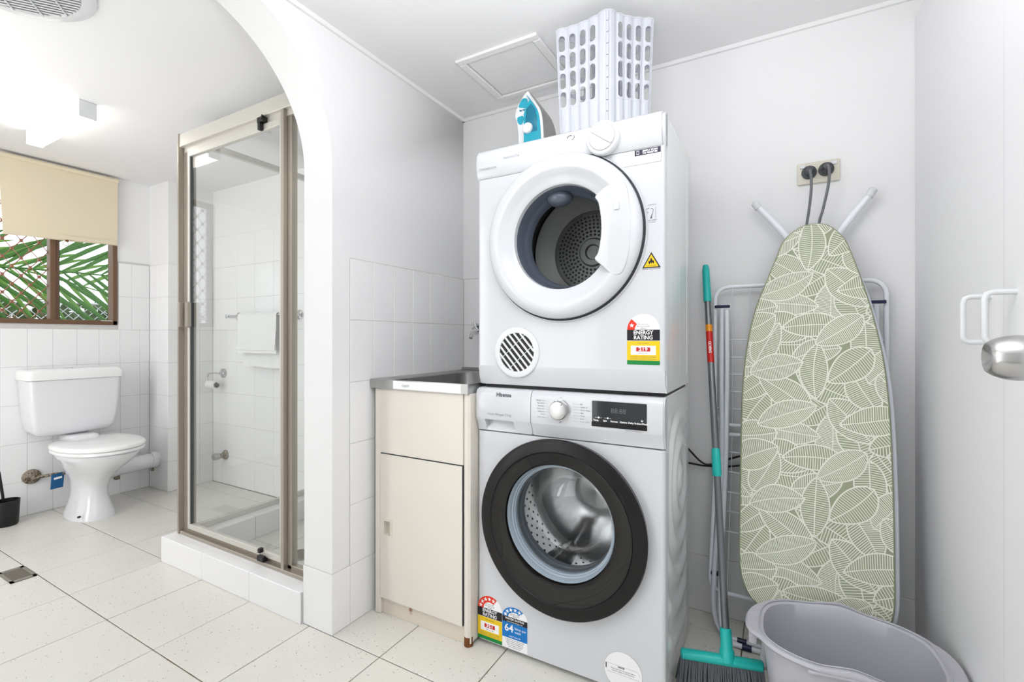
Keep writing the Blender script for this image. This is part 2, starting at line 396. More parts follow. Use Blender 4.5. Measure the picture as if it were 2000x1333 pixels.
# window wall (wall_left) with its opening
WY0, WY1, WZ0, WZ1 = 0.30, 1.418, 1.105, 2.045
bm = new()
box(bm, XW-0.12, XW, YF-0.1, YB+0.1, 0, WZ0); box(bm, XW-0.12, XW, YF-0.1, WY0, WZ0, CL); box(bm, XW-0.12, XW, WY1, YB+0.1, WZ0, CL); box(bm, XW-0.12, XW, WY0, WY1, WZ1, CL)
wall_left = struct('wall_left', bm, M['paint'])
bm = new(); grout_backing(bm, 'x', XW, 0.2, 1.60, 0, WZ0-0.008); grout_backing(bm, 'x', XW, WY1+0.006, 1.60, WZ0-0.008, 1.525)
obj('grout', bm, M['grout'], wall_left, 0)
AY = [1.1055+0.11*k for k in range(-5, 5)]+[1.60]
R2 = [0.0, 0.1976, 0.4171, 0.6366, 0.8561, 1.0756]
walltiles(wall_left, 'x', XW, AY, R2+[WZ0-0.009] if False else R2)
walltiles(wall_left, 'x', XW, [WY1+0.007, 1.5, 1.60], [1.0756, 1.295, 1.515])
# bathroom end wall: a nib beside the toilet, then the long tiled wall that runs behind the shower
XN, YN = -3.52, 1.606
YSB = 1.893
bm = new(); box(bm, XW, XN, YN, YSB+0.1, 0, CB); box(bm, XN, XJ+0.02, YSB, YSB+0.1, 0, CB)
wall_bathroom = struct('wall_bathroom_end', bm, M['paint'])
bm = new(); grout_backing(bm, 'y', YN, XW+0.005, XN, 0, 1.515); grout_backing(bm, 'x', XN, YN, YSB, 0, 1.515); grout_backing(bm, 'y', YSB, XN, XJ, 0, 1.735)
obj('grout', bm, M['grout'], wall_bathroom, 0)
R3 = R2+[1.295, 1.515, 1.735]
walltiles(wall_bathroom, 'y', YN, [XW+0.006, -3.65, XN+0.006], R3[:8])
walltiles(wall_bathroom, 'x', XN, [YN-0.006, 1.69, 1.80, YSB-0.006], R3[:8])
walltiles(wall_bathroom, 'y', YSB, [XN+0.006]+[-3.42+0.2*k for k in range(10)]+[XJ], R3)
bm = new(); box(bm, XJ-0.0045, XJ, 1.20, YSB, 0, 1.735); g = obj('grout', bm, M['grout'], wall_arch, 0)
for a0, a1 in ((1.2, 1.36), (1.36, 1.53), (1.53, 1.7), (1.7, 1.886)):
    for z0, z1 in zip(R3, R3[1:]): put_tile(wall_arch, 'x', a1-a0, z1-z0, (XJ-0.006, a0, z0))

# ceilings
bm = new(); box(bm, XS-0.01, XR+0.12, YF-0.1, YB+0.1, CL, CL+0.08)
ceiling = struct('ceiling', bm, M['ceil'])
bm = new(); box(bm, XW-0.12, XJ, YF-0.1, YSB+0.1, CB, CB+0.08)
ceiling_b = struct('ceiling_bathroom', bm, M['ceil'])
# small cornice bead where laundry walls meet the ceiling
bm = new(); prism(bm, [(YB, CL-0.013), (YB-0.010, CL-0.013), (YB-0.013, CL)], 'x', XS, XR); box(bm, 0, 0.0001, 0, 0.0001, 0, 0.0001) if False else None
struct('trim_1', bm, M['paint'])
bm = new(); prism(bm, [(XS, CL-0.013), (XS+0.010, CL-0.013), (XS+0.013, CL), (XS, CL)], 'y', YF, YB)
struct('trim_2', bm, M['paint'])
# front walls closing both rooms behind the viewer
bm = new(); box(bm, XW-0.12, XR+0.12, YF-0.1, YF, 0, CL)
struct('wall_front', bm, M['absorb'])
# right side: wall with tall flush cupboard doors
bm = new(); box(bm, XR+0.024, XR+0.12, YF-0.1, YB+0.1, 0, CL); box(bm, XR, XR+0.024, YF, 0.575, 0, CL)
wall_right = struct('wall_right', bm, M['paint'])
def cup_door(name, y0, y1, hy, label):
    bm = new(); zt = 2.012
    box(bm, XR, XR+0.022, y0, y1, 0.012, zt)
    d = struct(name, bm, M['door']); d['label'] = label
    b = new(); pts = [(XR+0.002, hy, 1.012)]+[(XR-0.032-0.010*math.sin(a), hy, 1.022-0.010*math.cos(a)) for a in (0, PI/4, PI/2)]+[(XR-0.042, hy, 1.092)]+[(XR-0.042+0.010*(1-math.cos(a)), hy, 1.094+0.010*math.sin(a)) for a in (PI/4, PI/2)]+[(XR+0.002, hy, 1.104)]
    tube(b, pts, 0.0052, 12); obj('handle', b, M['plastic'], d, 50)
    return d
dgap = cup_door('door_1', 1.2335, YB-0.001, 1.294, 'white flush cupboard door beside the ironing board with a white bow handle')
bm = new(); box(bm, XR+0.0004, XR+0.02, 1.2321, 1.2334, 0.012, 2.010); obj('dark_gap_strip', bm, M['pmid'], dgap, 0)  # dark strip filling the gap between the doors, shade given as colour
cup_door('door_2', 0.58, 1.2320, 1.179, 'white flush cupboard door behind the steel knob with a white bow handle')
# the room's own door, standing open against the cupboards
bm = new(); box(bm, 0.332, 0.367, 0.10, 0.895, 0.012, 2.0, 0.002, 1)
d3 = struct('door_3', bm, M['door']); d3['label'] = 'white open room door at the right edge with a round stainless steel knob'
bm = new(); kz, ky = 0.995, 0.832
lathe(bm, [(0, -0.0005), (0.030, -0.0005), (0.031, 0.003), (0.026, 0.006), (0.012, 0.008), (0.0115, 0.030), (0.017, 0.036), (0.0245, 0.044), (0.0285, 0.055), (0.0292, 0.066), (0.0275, 0.078), (0.0235, 0.088), (0.0195, 0.0935), (0.0180, 0.0940), (0.0060, 0.0850), (0, 0.0850)], (0.332, ky, kz), (-1, 0, 0), 48)
kn = obj('knob', bm, M['satin'], d3, 40, label='round brushed stainless steel knob')
bm = new(); lathe(bm, [(0, 0.0), (0.0042, 0.0), (0.0042, 0.002), (0, 0.002)], (0.332-0.0852, ky, kz), (-1, 0, 0), 16); obj('key_slot', bm, M['black'], kn)

# window unit
win = bpy.data.objects.new('window_1', None); COL.objects.link(win); win['kind'] = 'structure'
bm = new(); fx0, fx1 = XW-0.06, XW+0.012
box(bm, fx0, fx1, WY0, WY1, WZ0, WZ0+0.028, 0.003, 1); box(bm, fx0, fx1, WY0, WY1, WZ1-0.03, WZ1, 0.003, 1); box(bm, fx0, fx1, WY1-0.026, WY1, WZ0, WZ1, 0.003, 1); box(bm, fx0, fx1, WY0, WY0+0.026, WZ0, WZ1, 0.003, 1)
obj('window_frame', bm, M['brown'], win, 30)
bm = new(); box(bm, XW-0.05, XW+0.006, 1.092, 1.118, WZ0+0.024, WZ1-0.02, 0.003, 1); box(bm, XW-0.035, XW-0.004, 1.1185, 1.135, WZ0+0.024, WZ1-0.02, 0.002, 1); obj('mullion', bm, M['brown'], win, 30)
bm = new(); box(bm, XW-0.046, XW-0.036, 1.128, 1.148, WZ0+0.027, WZ1-0.03, 0.002, 1); obj('black_seal', bm, M['black'], win, 30)
bm = new(); box(bm, XW-0.043, XW-0.039, 1.147, WY1-0.024, WZ0+0.026, WZ1-0.028); obj('pane', bm, M['wglass'], win, 0)
bm = new(); box(bm, XW-0.013, XW+0.0135, 1.335, 1.392, WZ0+0.024, WZ0+0.030, 0.001, 1); obj('pull_strip', bm, M['alul'], win, 0)
# diamond security grille in the left half
bm = new(); bk = new(); gy0, gy1, gz0, gz1 = WY0+0.02, 1.092, WZ0+0.02, WZ1-0.02
dy, dz = 0.076, 0.101; xg = XW-0.03
for i in range(-1, 40):
    for k in range(-1, 24):
        y = gy1-dy*i-(dy/2 if k % 2 else 0); z = gz0+dz/2*k*1.0+0.004
        if not (gy0 < y < gy1+0.01 and gz0-0.01 < z < gz1): continue
        for s in (1, -1):
            y2, z2 = y+s*dy/2, z+dz/2
            a = Vector((xg, y, z)); b = Vector((xg, y2, z2)); m_ = (a+b)/2+Vector((0.006, 0, 0))
            if y2 > gy1+0.004: continue
            tube(bm, [a, m_, b], 0.0024, 4, caps=False)
        if y < gy1-0.002: box(bk, xg-0.008, xg+0.008, y-0.0060, y+0.0060, z-0.0085, z+0.0085)
gr = obj('security_grille', bm, M['copper'], win, 0); gr['kind'] = 'stuff'
b2 = obj('grille_knuckles', bk, M['copper'], win, 0); b2['kind'] = 'stuff'

# ------------------------------------------------------------------ shower base (hob, tiles)
HZ, HY0, HY1, HX0 = 0.113, 1.090, 1.235, -2.451
bm = new(); box(bm, HX0+0.005, XJ, HY0+0.005, HY1-0.005, 0, HZ-0.005); box(bm, HX0+0.005, HX0+0.135, HY1-0.01, YSB, 0, HZ-0.005)
hob = struct('shower_hob', bm, M['grout'])
xe = [HX0, -2.113, -1.779, XJ]
for a0, a1 in zip(xe, xe[1:]):
    put_tile(hob, 'y', a1-a0, HZ, (a0, HY0+0.005, 0)); put_tile(hob, 'z', a1-a0, HY1-HY0, (a0, HY0, HZ), 'tile')
    put_tile(hob, 'y', a1-a0, HZ, (a0, HY1+0.001, 0)) if a0 > -2.3 else None
for a0, a1 in zip([HY1, 1.45, 1.67], [1.45, 1.67, YSB-0.006]):
    put_tile(hob, 'z', 0.14, a1-a0, (HX0, a0, HZ)); put_tile(hob, 'x', a1-a0, HZ, (HX0+0.135, a0, 0)); put_tile(hob, 'x', a1-a0, HZ, (HX0-0.001, a0, 0))
# shower floor pan, slightly raised, in the same tile
# ------------------------------------------------------------------ shower screen
YSC = 1.168
sh = thing('shower_screen', 'framed glass shower screen with champagne aluminium frame standing on the tiled hob', 'shower screen', (-1.95, YSC, HZ))
ztop = 1.965
bm = new(); box(bm, -2.424, XJ, YSC-0.022, YSC+0.022, ztop-0.058, ztop, 0.002, 1); box(bm, -2.40, XJ, YSC-0.006, YSC+0.02, ztop-0.082, ztop-0.055, 0.001, 1)
obj('head_rail', bm, M['alul'], sh, 30)
bm = new(); box(bm, -2.41, XJ, YSC-0.022, YSC+0.024, HZ, HZ+0.014, 0.002, 1); box(bm, -2.41, XJ, YSC-0.002, YSC+0.024, HZ+0.012, HZ+0.028, 0.002, 1)
obj('sill_rail', bm, M['alu'], sh, 30)
bm = new(); box(bm, -2.424, -2.412, YSC-0.026, YSC+0.020, HZ, ztop+0.004, 0.0015, 1); box(bm, -2.4115, -2.365, YSC-0.004, YSC+0.028, HZ, ztop-0.058, 0.0015, 1)
obj('corner_post', bm, M['alu'], sh, 30)
bm = new(); box(bm, -1.672, -1.655, YSC-0.020, YSC+0.022, HZ+0.012, ztop-0.058, 0.0015, 1); box(bm, -1.6545, -1.632, YSC-0.002, YSC+0.026, HZ+0.012, ztop-0.078, 0.0015, 1)
obj('middle_post', bm, M['alu'], sh, 30)
dr = new(); dx0, dx1, dz0, dz1 = -2.362, -1.676, HZ+0.030, ztop-0.084
box(dr, dx0, dx0+0.016, YSC-0.012, YSC+0.008, dz0, dz1, 0.0015, 1); box(dr, dx1-0.014, dx1, YSC-0.012, YSC+0.008, dz0, dz1, 0.0015, 1)
box(dr, dx0+0.016, dx1-0.014, YSC-0.012, YSC+0.008, dz0, dz0+0.024, 0.0015, 1); box(dr, dx0+0.016, dx1-0.014, YSC-0.012, YSC+0.008, dz1-0.026, dz1, 0.0015, 1)
door = obj('door_frame', dr, M['alul'], sh, 30)
bm = new(); box(bm, dx0+0.012, dx1-0.010, YSC-0.004, YSC, dz0+0.018, dz1-0.02); obj('door_glass', bm, M['glass'], door, 0)
bm = new(); box(bm, dx0+0.0165, dx0+0.021, YSC-0.008, YSC+0.006, dz0+0.02, dz1-0.024); obj('rubber_seal', bm, M['plug'], door, 0)
bm = new(); box(bm, dx0-0.014, dx0-0.004, YSC-0.045, YSC-0.012, 1.07, 1.185, 0.003, 1); box(bm, dx0+0.008, dx0+0.034, YSC-0.030, YSC-0.012, 1.07, 1.185, 0.003, 1); obj('handle', bm, M['alu'], door, 30)
for nm, z, s in (('pivot', dz1+0.012, 1), ('pivot', dz0-0.006, -1)):
    bm = new(); box(bm, -1.815, -1.775, YSC-0.026, YSC-0.004, z-0.010, z+0.012, 0.002, 1); box(bm, -1.808, -1.792, YSC-0.028, YSC-0.010, z-0.032*s-0.008, z-0.032*s+0.010+0.012*(s > 0), 0.002, 1); tube(bm, [(-1.786, YSC-0.024, z+0.002), (-1.77, YSC-0.03, z+0.010)], 0.004, 8)
    obj(nm, bm, M['black'], sh, 30)
bm = new(); box(bm, -1.634, XJ, YSC+0.004, YSC+0.008, HZ+0.024, ztop-0.07); obj('fixed_pane', bm, M['glass'], sh, 0)
xr_ = -2.392
bm = new(); box(bm, xr_-0.012, xr_+0.012, YSC+0.03, YSB-0.006, ztop-0.030, ztop, 0.0015, 1); obj('return_head_rail', bm, M['alul'], sh, 30)
bm = new(); box(bm, xr_-0.012, xr_+0.012, YSC+0.03, YSB-0.006, HZ, HZ+0.026, 0.0015, 1); obj('return_sill_rail', bm, M['alul'], sh, 30)
bm = new(); box(bm, xr_-0.002, xr_+0.002, YSC+0.03, YSB-0.006, HZ+0.02, ztop-0.025); obj('return_pane', bm, M['glass'], sh, 0)
# shower floor drain
fd = thing('shower_drain', 'round slotted metal drain cover in the shower floor', 'drain', (-1.95, 1.44, 0))
bm = new(); lathe(bm, [(0, 0.0005), (0.052, 0.0005)], (-1.95, 1.44, 0), (0, 0, 1), 32); obj('well', bm, M['dark'], fd)
bm = new(); lathe(bm, [(0.050, 0), (0.060, 0), (0.060, 0.003), (0.050, 0.004), (0.050, 0)], (-1.95, 1.44, 0), (0, 0, 1), 32)
for k in range(-4, 5):
    w = math.sqrt(0.052**2-(k*0.011)**2); box(bm, -1.95+k*0.011-0.0028, -1.95+k*0.011+0.0028, 1.44-w, 1.44+w, 0.0008, 0.0032)
obj('grate', bm, M['drain'], fd)
# bathroom floor waste
fd = thing('floor_drain', 'rectangular metal floor drain grate set in the bathroom tiles', 'drain', (-2.855, 0.735, 0))
cx, cy, a_ = -2.85, 0.722, 0.0
bm = new(); box(bm, cx-0.085, cx+0.085, cy-0.04, cy+0.04, 0.0, 0.001); obj('well', bm, M['dark'], fd)
bm = new()
for p in ((cx-0.085, cx+0.085, cy-0.04, cy-0.029), (cx-0.085, cx+0.085, cy+0.029, cy+0.04), (cx-0.085, cx-0.062, cy-0.04, cy+0.04), (cx+0.062, cx+0.085, cy-0.04, cy+0.04)): box(bm, *p, 0.0, 0.003)
for k in range(-5, 6):
    w = 0.029*math.sqrt(max(0, 1-(k/6.2)**2)); box(bm, cx+k*0.011-0.003, cx+k*0.011+0.003, cy-0.03, cy+0.03, 0.0005, 0.003)
obj('grate', bm, M['drain'], fd)

# ------------------------------------------------------------------ toilet
TY = 1.168
to = thing('toilet', 'white ceramic toilet with closed seat lid and square cistern under the window', 'toilet', (-3.45, TY, 0))
ty = 1.178
prof = [(0.0, -3.470, 0.165, 0.098, 2.6), (0.03, -3.470, 0.160, 0.094, 2.6), (0.07, -3.472, 0.145, 0.082, 2.4), (0.12, -3.474, 0.130, 0.073, 2.2), (0.17, -3.470, 0.128, 0.074, 2.1), (0.22, -3.455, 0.145, 0.088, 2.0), (0.27, -3.425, 0.185, 0.112, 2.0), (0.32, -3.385, 0.230, 0.142, 2.0), (0.36, -3.360, 0.258, 0.164, 2.0), (0.385, -3.352, 0.268, 0.174, 2.0), (0.392, -3.352, 0.262, 0.170, 2.0)]
bm = new(); loft(bm, [sel(cx_, ty, a, b, z, e, 48) for z, cx_, a, b, e in prof])
box(bm, -3.70, -3.52, ty-0.07, ty+0.07, 0.30, 0.455, 0.02, 3)
obj('pan', bm, M['ceramic'], to, 60)
def lidring(s, z, dx=0.0):
    out = []
    for p in sel(-3.352+dx, ty, 0.275*s, 0.192*s, z, 2.15, 56):
        if p.x < -3.53: p.x = -3.53-(p.x+3.53)*-0.25
        out.append(p)
    return out
bm = new(); loft(bm, [lidring(0.97, 0.394), lidring(1.0, 0.398), lidring(1.0, 0.410), lidring(0.985, 0.413)]); obj('seat', bm, M['seatp'], to, 60)
bm = new(); loft(bm, [lidring(0.985, 0.4145), lidring(1.01, 0.418), lidring(1.01, 0.428), lidring(0.98, 0.436), lidring(0.9, 0.440), lidring(0.6, 0.443)]); obj('seat_lid', bm, M['seatp'], to, 60)
for s in (-1, 1):
    bm = new(); tube(bm, [(-3.545, ty+s*0.075-0.02, 0.428), (-3.545, ty+s*0.075+0.02, 0.428)], 0.011, 12); obj('hinge', bm, M['seatp'], to, 50)
cyc = 1.158
bm = new(); rings = []
for z, hw, x1 in ((0.465, 0.150, -3.595), (0.475, 0.168, -3.585), (0.50, 0.185, -3.575), (0.56, 0.194, -3.570), (0.66, 0.202, -3.566), (0.78, 0.208, -3.562)):
    rings.append([Vector((p[0], p[1], z)) for p in rrect(XW+0.007, x1, cyc-hw, cyc+hw, 0.022, 5)])
loft(bm, rings); obj('cistern', bm, M['ceramic'], to, 50)
bm = new(); rings = []
for z, g in ((0.781, 0.002), (0.785, 0.010), (0.822, 0.011), (0.836, 0.004), (0.842, -0.012)):
    rings.append([Vector((p[0], p[1], z)) for p in rrect(XW+0.007, -3.562+g, cyc-0.208-g, cyc+0.208+g, 0.026, 5)])
loft(bm, rings); lid = obj('cistern_lid', bm, M['seatp'], to, 50)
bm = new(); box(bm, -3.69, -3.64, cyc-0.045, cyc-0.002, 0.840, 0.848, 0.003, 2); box(bm, -3.69, -3.64, cyc+0.002, cyc+0.045, 0.840, 0.848, 0.003, 2); obj('flush_buttons', bm, M['plastic'], lid, 40)
bm = new(); tube(bm, [(-3.345, 1.0935, 0.034), (-3.338, 1.084, 0.036)], 0.006, 8); obj('floor_bolt', bm, M['dark'], to)
# waste pipe along the wall
pi = thing('waste_pipe', 'thick white plastic waste pipe running from behind the toilet to the wall nib', 'pipe', (-3.64, 1.4, 0))
bm = new(); tube(bm, [(-3.62, 1.285, 0.186), (-3.635, 1.32, 0.188), (-3.645, 1.38, 0.195), (-3.645, YN-0.004, 0.205)], 0.048, 24); obj('pipe_run', bm, M['ceramic'], pi, 60)
bm = new(); lathe(bm, [(0.049, 0), (0.054, 0.0), (0.054, 0.03), (0.049, 0.03)], (-3.645, YN-0.05, 0.205), (0, 1, 0), 24); obj('collar', bm, M['ceramic'], pi, 40)
bm = new(); box(bm, -3.66, -3.63, 1.36, 1.385, 0.125, 0.15); obj('clip', bm, M['brasst'], pi); bm = new(); box(bm, -3.65, -3.64, 1.560, 1.575, 0.13, 0.16); obj('clip', bm, M['brasst'], pi)
# water valve, pipe and blue tag
wv = thing('water_valve', 'tarnished round water valve plate with short pipe beside the toilet', 'valve', (XW, 1.01, 0.21))
bm = new(); lathe(bm, [(0, 0.0), (0.042, 0.0), (0.040, 0.010), (0.022, 0.022), (0.014, 0.024), (0.014, 0.05), (0, 0.052)], (XW+0.006, 1.012, 0.218), (1, 0, 0), 28); obj('cover_plate', bm, M['brasst'], wv, 40)
bm = new(); tube(bm, [(XW+0.046, 1.012, 0.218), (XW+0.056, 1.03, 0.218), (XW+0.066, 1.06, 0.22), (XW+0.10, 1.10, 0.226), (XW+0.16, 1.14, 0.232)], 0.009, 10); obj('supply_pipe', bm, M['brasst'], wv, 50)
tg = thing('paper_tag', 'small dark blue tag hanging on the water pipe beside the toilet', 'tag', (-3.67, 1.095, 0.2))
bm = new(); prism(bm, [(1.063, 0.232), (1.120, 0.238), (1.113, 0.150), (1.058, 0.148)], 'x', -3.640, -3.637); obj('card', bm, M['tagb'], tg)
bm = new(); prism(bm, [(1.073, 0.212), (1.108, 0.216), (1.108, 0.204), (1.073, 0.200)], 'x', -3.6369, -3.6365); obj('print', bm, M['white'], tg)
# toilet brush
tb = thing('toilet_brush', 'black toilet brush standing in its black holder at the left edge', 'brush', (-3.66, 0.875, 0))
bm = new(); lathe(bm, [(0, 0), (0.044, 0), (0.049, 0.01), (0.054, 0.12), (0.055, 0.135), (0.051, 0.135), (0.047, 0.02), (0, 0.02)], (-3.66, 0.885, 0), (0, 0, 1), 36); obj('holder', bm, M['black'], tb, 40)
bm = new(); tube(bm, [(-3.66, 0.885, 0.03), (-3.655, 0.868, 0.19), (-3.65, 0.853, 0.30)], [0.006, 0.0065, 0.008], 10); lathe(bm, [(0, 0), (0.03, 0), (0.032, 0.08), (0, 0.09)], (-3.66, 0.885, 0.022), (0, 0, 1), 20); obj('brush_stick', bm, M['black'], tb, 50)

# ------------------------------------------------------------------ roller blind
bl = thing('roller_blind', 'beige fabric roller blind pulled half down over the window', 'blind', (XW+0.03, 1.15, 1.62))
bm = new(); n = 14
P0 = [(0.882, 2.046), (1.414, 2.046)]; tp = []
g0 = [[None]*2 for _ in range(n+1)]
for i in range(n+1):
    t = i/n; ya = 0.870+0.540*t; za = 2.044; yb = 0.892+0.515*t; zb = 1.598+0.022*t+0.002*math.sin(t*9)
    x = XW+0.034+0.002*math.sin(t*7)
    g0[i] = [bm.verts.new((x, ya, za)), bm.verts.new((x+0.004, (ya+yb)/2, (za+zb)/2)), bm.verts.new((x+0.001, yb, zb)), bm.verts.new((x-0.008, yb, zb)), bm.verts.new((x-0.006, ya, za))]
for i in range(n):
    for k in range(5): bm.faces.new((g0[i][k], g0[i+1][k], g0[i+1][(k+1) % 5], g0[i][(k+1) % 5]))
bm.faces.new(g0[0]); bm.faces.new(g0[n][::-1])
obj('fabric', bm, M['blind'], bl, 60)
bm = new(); tube(bm, [(XW+0.035, 0.86, 2.040), (XW+0.035, 1.412, 2.040)], 0.014, 16); obj('roller', bm, M['blind'], bl, 50)
bm = new(); prism(bm, [(0.888, 1.628), (1.407, 1.650), (1.407, 1.624), (0.890, 1.602)], 'x', XW+0.0365, XW+0.038); obj('hem', bm, M['blind'], bl, 0)
bm = new(); tube(bm, [(XW+0.045+0.0, 1.150+0.012*math.cos(a*PI/8), 1.588+0.012*math.sin(a*PI/8)) for a in range(16)], 0.0028, 8, closed=True); obj('pull_ring', bm, M['plastic'], bl, 60)
bm = new(); lathe(bm, [(0, 0), (0.008, 0), (0.007, 0.008), (0, 0.010)], (XW+0.038, 1.158, 1.606), (1, 0, 0), 14); obj('pull_knob', bm, M['rust'], bl, 60)

# ------------------------------------------------------------------ bathroom ceiling lamp, fan
lp = thing('ceiling_lamp', 'lit white box batten lamp on the bathroom ceiling above the window', 'lamp', (-2.97, 0.9, CB))
bm = new(); box(bm, -3.275, -2.665, 0.866, 0.926, CB-0.070, CB-0.012, 0.006, 2); obj('diffuser', bm, M['lamp'], lp, 40)
bm = new(); box(bm, -2.664, -2.655, 0.864, 0.928, CB-0.073, CB, 0.002, 1); obj('end_cap', bm, M['plastic'], lp, 30)
bm = new(); box(bm, -3.286, -3.277, 0.864, 0.928, CB-0.073, CB, 0.002, 1); obj('end_cap', bm, M['plastic'], lp, 30)
bm = new(); box(bm, -3.276, -2.665, 0.868, 0.924, CB-0.011, CB); obj('base_plate', bm, M['plastic'], lp, 0)
fn = thing('exhaust_fan', 'round white louvred exhaust fan in the bathroom ceiling', 'fan', (-1.93, 0.44, CB))
fc = (-1.925, 0.445)
bm = new(); lathe(bm, [(0, 0.001), (0.178, 0.001)], (*fc, CB-0.012), (0, 0, 1), 48); obj('dark_backing', bm, M['plug'], fn, 0)
bm = new(); lathe(bm, [(0.176, 0.010), (0.180, 0.004), (0.205, 0.006), (0.215, 0.012), (0.215, 0.02), (0.176, 0.02)], (*fc, CB-0.020), (0, 0, 1), 64); obj('rim', bm, M['plastic'], fn, 50)
for k in range(-12, 13):
    d_ = k*0.0142; w = math.sqrt(max(0.0001, 0.177**2-d_*d_)); bm = new()
    u = Vector((0.60, 0.80, 0)); v = Vector((-0.80, 0.60, 0)); c0 = Vector((*fc, CB-0.016))+v*d_
    pts = [c0-u*w, c0+u*w]
    A = [bm.verts.new(p+v*s*0.0033+Vector((0, 0, zz))) for p in pts for s, zz in ((-1, 0), (1, 0), (1, 0.002), (-1, 0.002))]
    for f in ((0, 1, 2, 3), (7, 6, 5, 4), (0, 4, 5, 1), (1, 5, 6, 2), (2, 6, 7, 3), (3, 7, 4, 0)): bm.faces.new([A[i] for i in f])
    obj('louvre', bm, M['plastic'], fn, 0)
bm = new()
for d_ in (-0.105, -0.035, 0.035, 0.105):
    w = math.sqrt(0.177**2-d_*d_); c0 = Vector((*fc, CB-0.0185))+u*d_; tube(bm, [c0-v*w, c0+v*w], 0.0022, 6)
obj('cross_bars', bm, M['plastic'], fn, 40)
# laundry ceiling hatch
ha = thing('ceiling_hatch', 'square white access hatch with raised frame in the laundry ceiling', 'hatch', (-0.9, 1.62, CL))
hx0, hx1, hy0, hy1 = -1.072, -0.725, 1.462, 1.800
bm = new()
for p in ((hx0, hx1, hy0, hy0+0.030), (hx0, hx1, hy1-0.030, hy1), (hx0, hx0+0.030, hy0+0.030, hy1-0.030), (hx1-0.030, hx1, hy0+0.030, hy1-0.030)): box(bm, *p, CL-0.010, CL, 0.003, 1)
obj('frame', bm, M['ceil'], ha, 30)
bm = new(); box(bm, hx0+0.034, hx1-0.034, hy0+0.034, hy1-0.034, CL-0.003, CL, 0.001, 1); obj('panel', bm, M['ceil'], ha, 30)

# ------------------------------------------------------------------ things on the bathroom end wall
yw = YSB-0.006
tr = thing('towel_rail', 'chrome towel rail on the tiled wall beyond the shower glass', 'towel rail', (-2.87, yw, 1.16))
bm = new(); tube(bm, [(-3.20, yw-0.075, 1.165), (-2.545, yw-0.075, 1.165)], 0.009, 14); obj('bar', bm, M['chrome'], tr, 50)
for x in (-3.19, -2.555):
    bm = new(); lathe(bm, [(0, 0), (0.030, 0), (0.030, 0.006), (0.013, 0.012), (0.011, 0.080), (0.014, 0.088), (0, 0.09)], (x, yw, 1.165), (0, -1, 0), 24); obj('wall_bracket', bm, M['chrome'], tr, 40)
tw = thing('towel', 'white towel folded over the chrome rail behind the shower glass', 'towel', (-2.87, yw-0.075, 1.0))
bm = new(); cols = 26; R_ = []
for i in range(cols+1):
    t = i/cols; x = -3.06+0.40*t; w = 0.0035*math.sin(t*17)+0.002*math.sin(t*41)
    path = [(-0.088-w*0.6, 0.925), (-0.090+w, 1.0), (-0.088, 1.08), (-0.087, 1.165), (-0.083, 1.174), (-0.075, 1.178), (-0.067, 1.174), (-0.063, 1.165), (-0.062, 1.08), (-0.058+w, 0.98), (-0.056+w, 0.835+0.004*math.sin(t*6))]
    path2 = [(a+0.005*(1 if j > 6 else -1), b) for j, (a, b) in enumerate(path)]
    prof_ = [(a-0.004, b) if j < 5 else ((a, b+0.005) if j == 5 else (a+0.004, b)) for j, (a, b) in enumerate(path)]
    ring = [bm.verts.new((x, yw+a, b)) for a, b in path]+[bm.verts.new((x, yw+a, b)) for a, b in prof_[::-1]]
    R_.append(ring)
for A, B in zip(R_, R_[1:]):
    for k in range(len(A)): bm.faces.new((A[k], B[k], B[(k+1) % len(A)], A[(k+1) % len(A)]))
bm.faces.new(R_[0]); bm.faces.new(R_[-1][::-1]); obj('cloth', bm, M['towel'], tw, 60)
bm = new(); box(bm, -3.058, -2.662, yw-0.0985, yw-0.094, 0.945, 0.985, 0.001, 1); obj('woven_band', bm, M['towel'], tw, 0)
tp_ = thing('toilet_roll_holder', 'chrome toilet roll holder on the tiled wall seen through the shower glass', 'holder', (-3.40, yw, 0.74))
bm = new(); lathe(bm, [(0, 0), (0.034, 0), (0.032, 0.010), (0.012, 0.016), (0.010, 0.03), (0, 0.032)], (-3.375, yw, 0.775), (0, -1, 0), 24); obj('wall_plate', bm, M['chrome'], tp_, 40)
bm = new(); tube(bm, smoothline([(-3.375, yw-0.03, 0.775), (-3.42, yw-0.05, 0.776), (-3.462, yw-0.06, 0.765), (-3.468, yw-0.062, 0.715), (-3.46, yw-0.062, 0.712), (-3.40, yw-0.062, 0.712), (-3.33, yw-0.062, 0.712)], 5), 0.005, 10); obj('bent_arm', bm, M['chrome'], tp_, 60)
rl = thing('toilet_roll', 'nearly used white toilet roll hanging on the chrome holder', 'toilet roll', (-3.40, yw-0.062, 0.712))
bm = new(); lathe(bm, [(0.020, 0), (0.027, 0), (0.027, 0.10), (0.020, 0.10), (0.020, 0)], (-3.452, yw-0.062, 0.698), (1, 0, 0), 28); obj('paper', bm, M['paper'], rl, 40)
bm = new(); lathe(bm, [(0.0165, -0.001), (0.0198, -0.001), (0.0198, 0.101), (0.0165, 0.101), (0.0165, -0.001)], (-3.452, yw-0.062, 0.698), (1, 0, 0), 28); obj('card_core', bm, M['card'], rl, 40)
tp2 = thing('wall_tap', 'dull metal washing tap low on the tiled wall seen through the shower glass', 'tap', (-3.36, yw, 0.2))
bm = new(); lathe(bm, [(0, 0), (0.034, 0), (0.033, 0.008), (0.024, 0.018), (0.017, 0.024), (0.016, 0.045), (0.020, 0.048)], (-3.352, yw, 0.205), (0, -1, 0), 28); obj('flange', bm, M['brasst'], tp2, 40)
